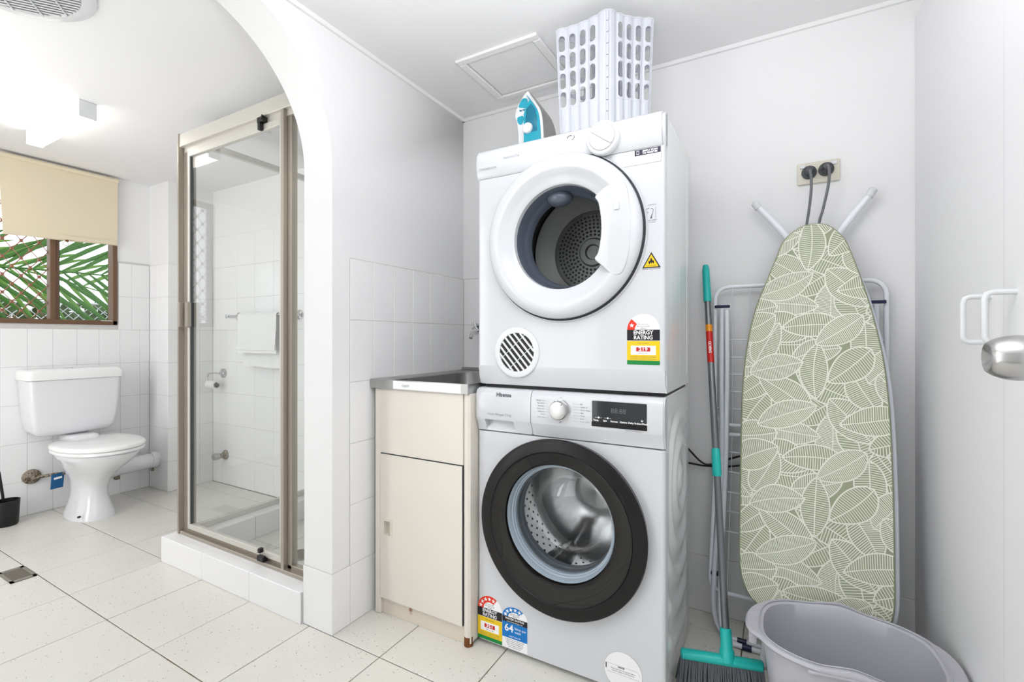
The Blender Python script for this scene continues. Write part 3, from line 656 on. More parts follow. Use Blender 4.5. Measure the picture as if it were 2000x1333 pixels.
bm = new(); lathe(bm, [(0.016, 0.046), (0.0235, 0.050), (0.0245, 0.078), (0.021, 0.086), (0.008, 0.088), (0, 0.088)], (-3.352, yw, 0.205), (0, -1, 0), 8); obj('turning_knob', bm, M['steel'], tp2, 20)

# ------------------------------------------------------------------ laundry tub
TF = 1.278
tu = thing('laundry_tub', 'cream metal laundry tub cabinet with steel top beside the washing machine', 'laundry tub', (-1.09, 1.55, 0))
bm = new(); tx0, tx1 = -1.303, -0.876
box(bm, tx0, tx0+0.003, TF+0.004, YB-0.012, 0.012, 0.836); box(bm, tx1-0.003, tx1, TF+0.004, YB-0.012, 0.012, 0.836); box(bm, tx0, tx1, YB-0.018, YB-0.012, 0.012, 0.7)
box(bm, tx0, tx0+0.028, TF, TF+0.022, 0.0, 0.836, 0.003, 1)
box(bm, tx0+0.028, -0.904, TF, TF+0.020, 0.598, 0.836, 0.001, 1)
obj('cabinet', bm, M['cream'], tu, 30)
bm = new(); tube(bm, [(-0.890, TF+0.013, 0.03), (-0.890, TF+0.013, 0.836)], 0.0145, 16); obj('corner_post', bm, M['cream'], tu, 50)
bm = new(); tube(bm, [(-0.890, TF+0.013, 0.0), (-0.890, TF+0.013, 0.032)], 0.0147, 16); obj('post_foot', bm, M['rust'], tu, 50, label='rusted post foot')
bm = new(); box(bm, tx0+0.028, -0.906, TF+0.012, TF+0.020, 0.0, 0.062, 0.001, 1); obj('plinth', bm, M['creamrust'], tu, 0, label='rust stained cream plinth')
bm = new()
hx_, hz_ = -1.256, 0.325
def rect_hole(bm, x0, x1, z0, z1, hx0, hx1, hz0, hz1, y0, y1):
    box(bm, x0, hx0, y0, y1, z0, z1); box(bm, hx1, x1, y0, y1, z0, z1); box(bm, hx0, hx1, y0, y1, z0, hz0); box(bm, hx0, hx1, y0, y1, hz1, z1)
rect_hole(bm, tx0+0.030, -0.9065, 0.064, 0.594, hx_+0.002, hx_+0.034, hz_-0.026, hz_+0.026, TF-0.002, TF+0.014)
bmesh.ops.remove_doubles(bm, verts=bm.verts, dist=0.00005)
dd = obj('door', bm, M['cream'], tu, 0)
bm = new(); a0, a1, c0, c1 = hx_-0.004, hx_+0.040, hz_-0.032, hz_+0.032
rect_hole(bm, a0, a1, c0, c1, hx_+0.003, hx_+0.033, hz_-0.025, hz_+0.025, TF-0.0045, TF-0.002); box(bm, hx_+0.002, hx_+0.034, TF+0.012, TF+0.0135, hz_-0.026, hz_+0.026)
obj('recessed_pull', bm, M['plate'], dd, 0)
bm = new(); rect_hole(bm, tx0+0.0288, -0.9048, 0.0632, 0.5975, tx0+0.0305, -0.907, 0.0645, 0.5935, TF+0.001, TF+0.006); obj('dark_gap_strip', bm, M['seam'], tu, 0)
bx0, bx1, by0, by1 = XS+0.008, -0.8770, TF-0.008, YB-0.008
zt0, zt1 = 0.836, 0.869
bm = new(); ix0_, ix1_, iy0_, iy1_ = bx0+0.055, bx1-0.018, by0+0.040, by1-0.075
outer = [Vector((p[0], p[1], zt1)) for p in rrect(bx0, bx1, by0, by1, 0.003, 6)]; inner = [Vector((p[0], p[1], zt1)) for p in rrect(ix0_, ix1_, iy0_, iy1_, 0.055, 6)]
def ofs(R, dz, s):
    c = Vector(((ix0_+ix1_)/2, (iy0_+iy1_)/2, 0)); return [Vector((c.x+(p.x-c.x)*s, c.y+(p.y-c.y)*s, p.z+dz)) for p in R]
loft(bm, [[p+Vector((0, 0, zt0-zt1)) for p in outer], [p+Vector((0, 0, -0.003)) for p in outer], outer, [p+Vector((0, 0, 0)) for p in ofs(outer, -0.0, 0.985)], ofs(inner, -0.004, 1.05), ofs(inner, -0.008, 1.0), ofs(inner, -0.19, 0.95), ofs(inner, -0.215, 0.88)], False, True)
box(bm, bx0, bx1, by1-0.02, by1, zt1-0.002, zt1+0.012, 0.002, 1)
obj('steel_top', bm, M['steel'], tu, 35, label='stainless steel top with sunken bowl', recalc=True)
bm = new(); lathe(bm, [(0, 0), (0.028, 0), (0.028, 0.002), (0, 0.002)], ((ix0_+ix1_)/2, (iy0_+iy1_)/2, zt1-0.2148), (0, 0, 1), 24); obj('plug_hole', bm, M['dark'], tu)
bm = new(); flat(bm, [(-1.205, zt0+0.001), (-0.906, zt0+0.001), (-0.906, zt1-0.003), (-1.205, zt1-0.003)], by0-0.0002); st = obj('protective_film', bm, M['white'], tu, 0, label='white protective film on the steel lip')
text('lettering', 'Lipple', 0.014, -1.146, 0.851, by0-0.0007, M['pgrey'], st, shear=0.2)
ta = thing('tub_tap', 'chrome wall tap above the laundry tub half hidden by the dryer', 'tap', (-1.22, YB, 1.07))
bm = new(); yt = YB-0.006
lathe(bm, [(0, 0), (0.022, 0), (0.020, 0.008), (0.011, 0.014), (0.011, 0.045), (0.014, 0.05), (0, 0.052)], (-1.212, yt, 1.075), (0, -1, 0), 20); obj('tap_body', bm, M['chrome'], ta, 40)
bm = new()
for a in (0, PI/2):
    c_, s_ = math.cos(a+0.5)*0.024, math.sin(a+0.5)*0.024; tube(bm, [(-1.212-c_, yt-0.058, 1.075-s_), (-1.212, yt-0.062, 1.075), (-1.212+c_, yt-0.058, 1.075+s_)], 0.005, 8)
obj('cross_handle', bm, M['chrome'], ta, 50)
bm = new(); tube(bm, smoothline([(-1.212, yt-0.02, 1.066), (-1.205, yt-0.05, 1.045), (-1.195, yt-0.11, 1.045), (-1.19, yt-0.135, 1.02)], 4), 0.008, 10); obj('spout', bm, M['chrome'], ta, 50)
#APPLIANCES
# ------------------------------------------------------------------ washing machine
WX0, WX1, WF, WB, WT = -0.873, -0.262, 1.320, 1.715, 0.856
def ringloft(bm, L, n=96):
    R = [[bm.verts.new((cx+r*math.cos(2*PI*k/n), y, cz+r*math.sin(2*PI*k/n))) for k in range(n)] for cx, cz, r, y in L]
    for A, B in zip(R, R[1:]):
        for k in range(n): bm.faces.new((A[k], A[(k+1) % n], B[(k+1) % n], B[k]))
    return bm
wm = thing('washing_machine', 'white front loading washing machine with large black door ring, under the dryer', 'washing machine', (-0.567, 1.5, 0))
bm = new(); dcx, dcz = -0.570, 0.449; hcz = 0.464
box(bm, WX0, WX0+0.002, WF+0.010, WB, 0.014, WT-0.004); box(bm, WX0, WX1-0.004, WB-0.002, WB, 0.014, WT-0.004); box(bm, WX0, WX1-0.004, WF+0.01, WB, 0.014, 0.02); box(bm, WX0+0.003, WX1-0.003, WF+0.03, WB, WT-0.012, WT, 0.003, 1)
obj('cabinet', bm, M['enamel2'], wm, 30)
bm = new(); holed(bm, WX0+0.012, WX1-0.012, 0.016, 0.712, dcx, hcz, 0.176, WF, WF+0.010); tube(bm, [(WX0+0.012, WF+0.012, 0.016), (WX0+0.012, WF+0.012, 0.712)], 0.012, 16); tube(bm, [(WX1-0.012, WF+0.012, 0.016), (WX1-0.012, WF+0.012, 0.712)], 0.012, 16)
obj('front_panel', bm, M['enamel'], wm, 40)
bm = new(); ny, nz = 40, 120; G = []
for i in range(ny+1):
    row = []
    for k in range(nz+1):
        y = WF+0.016+(WB-WF-0.016)*i/ny; z = 0.016+(WT-0.004-0.016)*k/nz
        f = min(1, min(y-(WF+0.05), WB-0.03-y)/0.025, min(z-0.05, 0.80-z)/0.04); f = max(0, f)
        d = math.sqrt(((y-1.575)*1.15)**2+(z-0.575)**2)
        row.append(bm.verts.new((WX1-0.002+0.0048*f*math.sin(2*PI*d/0.092+0.3), y, z)))
    G.append(row)
for i in range(ny):
    for k in range(nz): bm.faces.new((G[i][k], G[i+1][k], G[i+1][k+1], G[i][k+1]))
obj('side_panel', bm, M['enamel2'], wm, 60, label='embossed white steel side panel')
cp = [(1.345, 0.7155), (1.3225, 0.7155), (1.3185, 0.733), (1.3090, 0.753), (1.3065, 0.759), (1.3080, 0.834), (1.3120, 0.847), (1.3220, 0.8545), (1.345, 0.856)]
cpr = [(1.360, 0.7155), (1.3230, 0.7155), (1.3240, 0.720), (1.3360, 0.738), (1.3370, 0.7525), (1.3090, 0.7535), (1.3065, 0.759), (1.3080, 0.834), (1.3120, 0.847), (1.3220, 0.8545), (1.360, 0.856)]
def side_taper(bm, x, s, w=0.014, d=0.010):
    for v in bm.verts:
        if abs(v.co.x-x) < w and v.co.y < 1.33: v.co.y += d*(1-abs(v.co.x-x)/w)**2
bm = new(); prism(bm, cp, 'x', -0.6655, WX1-0.004); prism(bm, [(y+0.004 if y < 1.33 else y, z) for y, z in cp], 'x', WX1-0.004, WX1)
cpn = obj('control_panel', bm, M['enamel'], wm, 40)
bm = new(); prism(bm, [(y+0.006 if y < 1.33 else y, z-(0.002 if z > 0.85 else 0)) for y, z in cp], 'x', WX0-0.002, WX0+0.004); prism(bm, cp, 'x', WX0+0.004, -0.838); prism(bm, cpr, 'x', -0.838, -0.730); prism(bm, cp, 'x', -0.730, -0.6675)
ddw = obj('detergent_drawer', bm, M['enamel'], wm, 40)
bm = new(); box(bm, -0.672, -0.662, 1.322, 1.344, 0.716, 0.853); box(bm, WX0+0.004, WX1-0.004, 1.327, 1.345, 0.7115, 0.7165); obj('panel_gap', bm, M['pmid'], wm)
text('lettering', 'Hisense', 0.0175, -0.765, 0.8365, 1.3078, M['pmid'], ddw, bold=0.0006, shear=0.1)
text('lettering', 'Classic Allergies 7.5 kg', 0.0098, -0.782, 0.7725, 1.3064, M['pgrey'], ddw, shear=0.15)
fy = 1.3058
bm = new(); prism(bm, rrect(-0.466, -0.309, 0.7655, 0.8385, 0.002, 3), 'y', fy, 1.312); dsp = obj('display', bm, M['disp'], wm, 0)
bm = new(); prism(bm, rrect(-0.467, -0.308, 0.7645, 0.7785, 0.002, 3), 'y', fy-0.0006, fy+0.001); obj('button_strip', bm, M['ringblk'], dsp, 0)
for k in range(1, 6):
    bm = new(); box(bm, -0.467+0.0265*k-0.0005, -0.467+0.0265*k+0.0005, fy-0.0010, fy-0.0005, 0.7648, 0.7785); obj('button_gap', bm, M['pblack'], dsp, 0)
for k, s in enumerate(('Temp.', 'Spin', 'Remote', 'Options', 'Delay End', 'Start/Pause')):
    text('lettering', s, 0.0066, -0.4535+0.0268*k, 0.7828, fy-0.0004, M['white'], dsp, bold=0.0002)
text('lettering', '88:88', 0.020, -0.388, 0.8125, fy-0.0003, M['pmid'], dsp)
for x in (-0.446, -0.419):
    bm = new(); box(bm, x-0.0105, x-0.0035, fy-0.0004, fy, 0.7905, 0.7912); box(bm, x+0.0035, x+0.010, fy-0.0004, fy, 0.7905, 0.7912); lathe(bm, [(0, -0.0004), (0.0027, -0.0004), (0.0027, 0)], (x, fy, 0.791), (0, 1, 0), 12); obj('symbol', bm, M['white'], dsp, 0)
bm = new(); prism(bm, [(-0.324, 0.7885), (-0.319, 0.7885), (-0.319, 0.7935), (-0.3205, 0.7935), (-0.3205, 0.7905), (-0.3225, 0.7905), (-0.3225, 0.7935), (-0.324, 0.7935)], 'y', fy-0.0004, fy); obj('symbol', bm, M['white'], dsp, 0)
text('lettering', 'Hold 3s for child lock', 0.0052, -0.345, 0.7605, 1.3062, M['pgrey'], cpn)
dk = (-0.5665, 0.8035)
bm = new(); lathe(bm, [(0.0315, 0.0), (0.0315, -0.003), (0.0285, -0.004)], (dk[0], 1.3075, dk[1]), (0, 1, 0), 48); dlr = obj('dial_rim', bm, M['chrome'], wm, 40)
bm = new(); lathe(bm, [(0.0288, -0.002), (0.0282, -0.020), (0.0265, -0.0225), (0.025, -0.0228), (0, -0.0224)], (dk[0], 1.3075, dk[1]), (0, 1, 0), 48); dl = obj('programme_dial', bm, M['satin'], wm, 30, label='round brushed silver programme dial')
bm = new(); lathe(bm, [(0, -0.0005), (0.0016, -0.0005), (0.0016, 0)], (dk[0]+0.013, 1.3075-0.0227, dk[1]+0.019), (0, 1, 0), 10); obj('pointer_dot', bm, M['pblack'], dl, 0)
Ln = ['Allergy Care', 'Eco 40-60', 'Synthetic', 'Cotton 20', 'Delicates', 'Wool', 'Baby Care']; Rn = ['Mix', 'Quick 15', 'Drum Clean', 'Spin', 'Rinse', 'Jeans', 'Power Wash']
for k in range(7):
    z = 0.8285-0.0085*k; e = math.sqrt(max(0, 1-((z-dk[1])/0.04)**2))*0.010
    text('lettering', Ln[k], 0.0058, -0.6105-e, z, 1.3068, M['pgrey'], cpn, align='RIGHT'); text('lettering', Rn[k], 0.0058, -0.5115+e, z-0.004, 1.3068, M['pgrey'], cpn, align='LEFT')
    bm = new(); box(bm, -0.6085-e, -0.6035-e*0.4, 1.3064, 1.3070, z-0.0003, z+0.0003); box(bm, -0.529+e*0.4, -0.5135+e, 1.3064, 1.3070, z-0.0043, z-0.0037); obj('marks', bm, M['plight'], cpn, 0)
text('lettering', 'On', 0.0055, dk[0]+0.002, 0.8415, 1.3068, M['pgrey'], cpn); text('lettering', 'Off', 0.0055, dk[0], 0.7665, 1.3062, M['pmid'], cpn)
# door
bm = new(); ringloft(bm, [(dcx, dcz, 0.262, WF), (dcx, dcz, 0.266, 1.300), (dcx, dcz, 0.268, 1.292), (dcx, dcz, 0.2655, 1.286), (dcx, dcz, 0.260, 1.2835), (dcx, dcz+0.001, 0.230, 1.2825), (dcx, dcz+0.001, 0.2285, 1.284)])
wd = obj('door_rim', bm, M['ringblk'], wm, 30, label='black outer door ring')
bm = new(); ringloft(bm, [(dcx, dcz+0.001, 0.2285, 1.2845), (dcx, dcz+0.001, 0.227, 1.2830), (dcx, dcz+0.010, 0.185, 1.2850), (dcx, hcz, 0.1775, 1.288), (dcx, hcz, 0.174, 1.300), (dcx, hcz, 0.174, 1.31)]); obj('glass_ring', bm, M['glossblk'], wd, 40, label='glossy black inner door ring')
bm = new(); a0 = math.radians(38); pts = [(dcx+rr*math.cos(t), 1.2822, dcz+rr*math.sin(t)) for rr, ts in ((0.250, [math.radians(28+22*k/10) for k in range(11)]), (0.239, [math.radians(50-22*k/10) for k in range(11)])) for t in ts]
tube(bm, pts, 0.0009, 6, closed=True); obj('grip_slot', bm, M['dark'], wd, 0)
bm = new(); ringloft(bm, [(dcx, hcz, 0.1745, 1.296), (dcx, hcz, 0.171, 1.302), (dcx, hcz, 0.168, 1.314), (dcx, hcz, 0.1645, 1.316), (dcx, hcz, 0.1635, 1.322), (dcx, hcz, 0.1605, 1.323), (dcx, hcz, 0.1595, 1.333)]); obj('door_seal', bm, M['rubber'], wm, 25, label='blue grey ribbed rubber door seal')
bm = new(); ringloft(bm, [(dcx, hcz, 0.1605, 1.334), (dcx, hcz, 0.158, 1.336), (dcx, hcz, 0.157, 1.352), (dcx, hcz, 0.161, 1.355), (dcx, hcz, 0.155, 1.358), (dcx, hcz, 0.155, 1.376)]); obj('inner_gasket', bm, M['gasket'], wm, 30)
bm = new(); ringloft(bm, [(dcx, hcz, 0.160, 1.324), (dcx, hcz, 0.157, 1.328), (dcx, hcz, 0.154, 1.340), (dcx, hcz, 0.150, 1.356), (dcx, hcz, 0.147, 1.362), (dcx, hcz, 0.143, 1.369), (dcx, hcz, 0.137, 1.398), (dcx, hcz, 0.126, 1.414), (dcx, hcz, 0.108, 1.418), (dcx, hcz, 0.101, 1.412), (dcx, hcz, 0.05, 1.404), (dcx, hcz, 0.0005, 1.402)]); obj('door_bowl', bm, M['bowlg'], wd, 60, label='clear bulging glass door bowl')
bm = new(); dr_ = 0.232
ringloft(bm, [(dcx, hcz, 0.156, 1.378), (dcx, hcz, 0.174, 1.384), (dcx, hcz, 0.225, 1.392), (dcx, hcz, dr_, 1.400), (dcx, hcz, dr_, 1.600), (dcx, hcz, 0.220, 1.625), (dcx, hcz, 0.14, 1.640), (dcx, hcz, 0.130, 1.632), (dcx, hcz, 0.06, 1.645), (dcx, hcz, 0.0005, 1.640)])
wdrum = obj('drum', bm, M['drum'], wm, 50)
bm = new()
for j in range(9):
    for k in range(40):
        a = 2*PI*(k+0.5*(j % 2))/40; y = 1.405+0.022*j; c = Vector((dcx+(dr_-0.001)*math.cos(a), y, hcz+(dr_-0.001)*math.sin(a)))
        nrm = Vector((math.cos(a), 0, math.sin(a))); lathe(bm, [(0, 0), (0.0035, 0), (0.0045, 0.0008)], c-nrm*0.0005, tuple(nrm), 6)
ph = obj('drum_holes', bm, M['dark'], wdrum, 0); ph['kind'] = 'stuff'
for k in range(3):
    a = math.radians(128+120*k); c = Vector((math.cos(a), 0, math.sin(a))); t_ = Vector((-c.z, 0, c.x)); bm = new(); R = []
    for y, h_, w in ((1.402, 0.030, 0.016), (1.42, 0.052, 0.020), (1.50, 0.060, 0.024), (1.58, 0.052, 0.020), (1.61, 0.02, 0.014)):
        o = Vector((dcx, y, hcz))+c*(dr_+0.002); R.append([o-t_*w*2, o-t_*w*0.9-c*h_*0.6, o-t_*w*0.3-c*h_, o+t_*w*0.3-c*h_, o+t_*w*0.9-c*h_*0.6, o+t_*w*2])
    loft(bm, R); obj('drum_lifter', bm, M['drum'], wdrum, 50)
for x in (WX0+0.05, WX1-0.05):
    for y in (WF+0.05, WB-0.05):
        bm = new(); lathe(bm, [(0, 0), (0.018, 0), (0.016, 0.012), (0, 0.014)], (x, y, 0), (0, 0, 1), 16); obj('foot', bm, M['black'], wm, 40)

# ---- stickers
def energy(parent, x0, x1, z0, zb0, zb1, zt, n_on, num, y, cold=False):
    w = x1-x0; cx = (x0+x1)/2; r = w/2; hz = zt-zb1
    def arch(r_, k0, k1, n=24): return [(cx-r_*math.cos(PI*(k0+(k1-k0)*k/n)), zb1+hz*(r_/r)*math.sin(PI*(k0+(k1-k0)*k/n))) for k in range(n+1)]
    bm = new(); flat(bm, [(x0, z0), (x1, z0), (x1, zb1)]+arch(r, 1, 0)[1:-1]+[(x0, zb1)], y); st = obj('rating_label', bm, M['white'], parent, 0, label='%s rating sticker' % ('blue water' if cold else 'yellow energy'))
    y1 = y-0.0003
    bm = new(); flat(bm, arch(r*0.99, 0, n_on)+arch(r*0.52, 0, n_on)[::-1], y1); obj('star_arc', bm, M['blue' if cold else 'red'], st, 0)
    ns = 5 if n_on > 0.3 else 1
    for k in range(ns):
        t = PI*(k+0.5)*(n_on/ns); bm = new(); flat(bm, star(cx-r*0.76*math.cos(t), zb1+hz*0.76*math.sin(t), r*0.16), y1-0.0003); obj('star', bm, M['white'], st, 0)
    bm = new(); flat(bm, rect(x0, x1, zb0, zb1), y1); obj('band', bm, M['pblack'], st, 0)
    for j, s in enumerate(('The more stars', 'the more %s' % ('water' if cold else 'energy'), 'efficient')): text('lettering', s, r*0.115, cx, zb1+hz*0.36-j*hz*0.13, y1-0.0001, M['pmid'], st)
    if not cold:
        hb = zb1-zb0
        text('lettering', 'ENERGY', hb*0.52, cx, zb1-hb*0.27, y1-0.0003, M['white'], st, bold=hb*0.012, sx=w/hb*0.31); text('lettering', 'RATING', hb*0.52, cx, zb1-hb*0.74, y1-0.0003, M['white'], st, bold=hb*0.012, sx=w/hb*0.31)
        zg = z0+w*0.13; bm = new(); flat(bm, rect(x0, x1, z0, zg), y1); obj('green_strip', bm, M['green'], st, 0)
        bm = new(); flat(bm, rect(x0, x1, zg, zb0-0.0012), y1); obj('yellow_field', bm, M['yellow'], st, 0)
        hy = zb0-zg; za, zb_ = zg+hy*0.28, zb0-hy*0.26
        bm = new(); flat(bm, rect(cx-r*0.76, cx+r*0.76, za, zb_), y1-0.0003); obj('number_box', bm, M['white'], st, 0)
        zm = (za+zb_)/2; bm = new(); flat(bm, rect(cx-r*0.43, cx+r*0.43, zm-(zb_-za)*0.12, zm+(zb_-za)*0.32), y1-0.0005); obj('red_box', bm, M['wred'], st, 0)
        text('lettering', num, (zb_-za)*0.50, cx, zm+(zb_-za)*0.10, y1-0.0009, M['white'], st, bold=0.0003, sx=1.3)
        text('lettering', 'kWh per year', (zb_-za)*0.18, cx, zm-(zb_-za)*0.30, y1-0.0007, M['pgrey'], st)
        for j, s in enumerate(('Energy consumption', 'When tested in accordance with the standard.', 'Actual energy use depends on how you use it')):
            text('lettering', s, w*0.043, cx, (zb0-hy*0.13, zg+hy*0.18, zg+hy*0.08)[j], y1-0.0004, M['pmid'], st)
    else:
        hb = zb1-zb0
        text('lettering', 'WATER RATING', hb*0.50, cx, zb1-hb*0.34, y1-0.0003, M['white'], st, bold=0.0002, sx=1.05); text('lettering', 'www.waterrating.gov.au', hb*0.30, cx, zb0+hb*0.20, y1-0.0003, M['white'], st, sx=1.1)
        zg = z0+(zb0-z0)*0.40; bm = new(); flat(bm, rect(x0, x1, zg, zb0), y1); obj('blue_field', bm, M['blue'], st, 0)
        text('lettering', '64', w*0.36, x0+w*0.27, zg+(zb0-zg)*0.62, y1-0.0004, M['white'], st, bold=0.0005)
        text('lettering', 'litres per\nwash', w*0.125, x0+w*0.50, zg+(zb0-zg)*0.60, y1-0.0004, M['white'], st, align='LEFT'); text('lettering', 'using Cotton 40', w*0.07, cx, zg+(zb0-zg)*0.14, y1-0.0004, M['white'], st)
        for j, s in enumerate(('In accordance with the standard', 'When tested on programme', 'Actual water use depends on', 'how you use the machine', 'and on the load size')): text('lettering', s, w*0.058, cx, zg-0.0045-j*0.0058, y1-0.0001, M['pmid'], st)
energy(wm, -0.8715, -0.778, 0.0185, 0.094, 0.1225, 0.166, 0.70, '351', WF-0.0002)
energy(wm, -0.7765, -0.685, 0.0185, 0.1015, 0.1195, 0.154, 0.74, '', WF-0.0002, True)
bm = new(); flat(bm, [(-0.379+0.055*math.cos(2*PI*k/48), 0.0705+0.055*math.sin(2*PI*k/48)) for k in range(48)], WF-0.0002); cs = obj('round_sticker', bm, M['white'], wm, 0)
bm = new(); tube(bm, [(-0.379+0.055*math.cos(2*PI*k/48), WF-0.0005, 0.0705+0.055*math.sin(2*PI*k/48)) for k in range(48)], 0.0003, 4, closed=True); obj('outline', bm, M['pgrey'], cs, 0)
bm = new(); flat(bm, rect(-0.4295, -0.4265, 0.068, 0.083), WF-0.0005); obj('bar', bm, M['pblack'], cs, 0)
bm = new(); tube(bm, [(-0.424, WF-0.0006, 0.084), (-0.340, WF-0.0006, 0.083), (-0.332, WF-0.0006, 0.078), (-0.332, WF-0.0006, 0.060), (-0.424, WF-0.0006, 0.060)], 0.0003, 4, closed=True); obj('outline', bm, M['pgrey'], cs, 0)
text('lettering', 'NOTE', 0.0065, -0.384, 0.0795, WF-0.0006, M['pblack'], cs, bold=0.0003); text('lettering', 'Please read the user manual before', 0.0050, -0.379, 0.0725, WF-0.0006, M['pmid'], cs); text('lettering', 'using the appliance for first time', 0.0050, -0.379, 0.0668, WF-0.0006, M['pmid'], cs)

# ------------------------------------------------------------------ tumble dryer
DZ0, DZ1, DB = 0.8665, 1.645, 1.715
dy_ = thing('tumble_dryer', 'white vented tumble dryer with round window, standing on top of the washing machine', 'tumble dryer', (-0.567, 1.5, DZ0))
ecx, ecz = -0.566, 1.3255
bm = new(); box(bm, WX0, WX0+0.002, WF+0.018, DB, DZ0+0.004, DZ1-0.01); box(bm, WX0, WX1, DB-0.002, DB, DZ0, DZ1-0.01); box(bm, WX0+0.004, WX1-0.004, WF+0.03, DB, DZ0, DZ0+0.004); box(bm, WX0+0.001, WX1-0.001, WF+0.022, DB, DZ1-0.012, DZ1, 0.004, 2)
box(bm, WX1-0.002, WX1, WF+0.018, DB, DZ0, DZ1-0.006)
for y0, y1, x in ((WF+0.075, WF+0.140, 0.0022), (WF+0.215, WF+0.290, 0.0022), (WB-0.045, WB-0.006, 0.003)): box(bm, WX1-0.001, WX1+x-0.002, y0, y1, DZ0+0.03, DZ1-0.03, 0.0008, 1)
obj('cabinet', bm, M['enamel2'], dy_, 30)
bm = new(); holed(bm, WX0+0.012, WX1-0.010, 0.930, 1.548, ecx, ecz, 0.165, WF, WF+0.012)
tube(bm, [(WX0+0.012, WF+0.012, 0.93), (WX0+0.012, WF+0.012, 1.548)], 0.012, 16); tube(bm, [(WX1-0.010, WF+0.010, 0.93), (WX1-0.010, WF+0.010, 1.548)], 0.010, 16)
prism(bm, [(WF, 0.930), (WF+0.006, 0.892), (WF+0.018, DZ0+0.001), (WF+0.04, DZ0+0.001), (WF+0.04, 0.930)], 'x', WX0+0.010, WX1-0.001)
prism(bm, [(WF+0.006, 0.930), (WF+0.012, 0.892), (WF+0.022, DZ0+0.001), (WF+0.04, DZ0+0.001), (WF+0.04, 0.930)], 'x', WX0, WX0+0.010)
dfp = obj('front_panel', bm, M['enamel'], dy_, 40)
bm = new(); box(bm, WX0+0.015, WX1-0.010, WF+0.028, DB-0.01, WT+0.0006, DZ0+0.001); obj('foot_gap', bm, M['dark'], dy_, 0)
dp = [(1.345, 1.549), (1.3195, 1.549), (1.3140, 1.556), (1.3085, 1.580), (1.3060, 1.605), (1.3080, 1.625), (1.3130, 1.637), (1.3240, 1.644), (1.345, 1.645)]
bm = new(); prism(bm, dp, 'x', WX0+0.008, WX1-0.008); prism(bm, [(y+0.006 if y < 1.34 else y, z-(0.003 if z > 1.63 else 0)) for y, z in dp], 'x', WX0, WX0+0.008); prism(bm, [(y+0.006 if y < 1.34 else y, z-(0.003 if z > 1.63 else 0)) for y, z in dp], 'x', WX1-0.008, WX1)
dcp = obj('control_panel', bm, M['enamel'], dy_, 50)
bm = new(); tube(bm, [(WX0+0.002, 1.3275, 1.5485), (WX0+0.012, 1.3205, 1.5485), (-0.745, 1.3200, 1.5485)], 0.0008, 6); tube(bm, [(-0.392, 1.3200, 1.5485), (WX1-0.010, 1.3205, 1.5485), (WX1-0.001, 1.330, 1.545)], 0.0008, 6); obj('panel_seam', bm, M['pmid'], dy_, 0)
bm = new(); ringloft(bm, [(ecx, ecz, 0.2590, WF+0.0005), (ecx, ecz, 0.2570, WF-0.0040), (ecx, ecz, 0.2550, WF-0.0066), (ecx, ecz, 0.2535, WF-0.0066), (ecx, ecz, 0.2515, WF-0.003)]); obj('door_surround', bm, M['enamel'], dy_, 40)
bm = new(); ringloft(bm, [(ecx, ecz, 0.2530, WF-0.0062), (ecx, ecz, 0.2455, WF-0.0100)]); obj('dark_gap_strip', bm, M['seam'], dy_, 40)
bm = new(); ringloft(bm, [(ecx, ecz, 0.244, WF), (ecx, ecz, 0.2475, 1.305), (ecx, ecz, 0.2465, 1.297), (ecx, ecz, 0.2425, 1.290), (ecx, ecz, 0.234, 1.284), (ecx, ecz, 0.222, 1.280), (ecx, ecz, 0.206, 1.2785), (ecx, ecz, 0.199, 1.281), (ecx, ecz, 0.187, 1.291), (ecx, ecz, 0.172, 1.299), (ecx, ecz, 0.163, 1.301), (ecx, ecz, 0.158, 1.305), (ecx, ecz, 0.156, 1.325)])
dd_ = obj('door', bm, M['enamel'], dy_, 40, label='round white door ring')
hp = [(-0.440, 1.262), (-0.433, 1.295), (-0.430, 1.33), (-0.4325, 1.37), (-0.439, 1.405), (-0.447, 1.425), (-0.405, 1.452), (-0.366, 1.452), (-0.350, 1.40), (-0.345, 1.33), (-0.350, 1.26), (-0.368, 1.205), (-0.396, 1.196), (-0.425, 1.222), (-0.449, 1.245)]
hp = [(p.x, p.y) for p in smoothline([(a, b, 0) for a, b in hp], 4, True)]
bm = new(); prism(bm, hp, 'y', 1.2785, 1.310, 0.004, 3); hh = obj('door_handle', bm, M['enamel'], dd_, 50)
bm = new(); box(bm, -0.392, -0.377, 1.2745, 1.280, 1.377, 1.402, 0.002, 2); obj('latch', bm, M['plastic'], dd_, 50)
bm = new(); ringloft(bm, [(ecx, ecz, 0.157, 1.318), (ecx, ecz, 0.152, 1.330), (ecx, ecz, 0.150, 1.352), (ecx, ecz, 0.146, 1.362), (ecx, ecz, 0.142, 1.366), (ecx, ecz, 0.139, 1.392), (ecx, ecz, 0.150, 1.395)]); obj('inner_ring', bm, M['bowlgrey'], dy_, 50, label='blue grey inner door ring')
bm = new(); t_ = bmesh.new(); bmesh.ops.create_uvsphere(t_, u_segments=20, v_segments=12, radius=1)
for v in t_.verts: v.co = Vector((ecx-0.028+v.co.x*0.042, 1.365+v.co.y*0.034, ecz+0.134+v.co.z*0.026))
merge(bm, t_); obj('lint_cover', bm, M['bowlgrey'], dy_, 60)
bm = new(); ringloft(bm, [(ecx, ecz, 0.141, 1.393), (ecx, ecz, 0.1425, 1.3945), (ecx, ecz, 0.1415, 1.396)]); obj('steel_lip', bm, M['chrome'], dy_, 60)
bm = new(); ringloft(bm, [(ecx, ecz, 0.155, 1.40), (ecx, ecz, 0.262, 1.41), (ecx, ecz, 0.262, 1.60)]); obj('drum_wall', bm, M['dark'], dy_, 60)
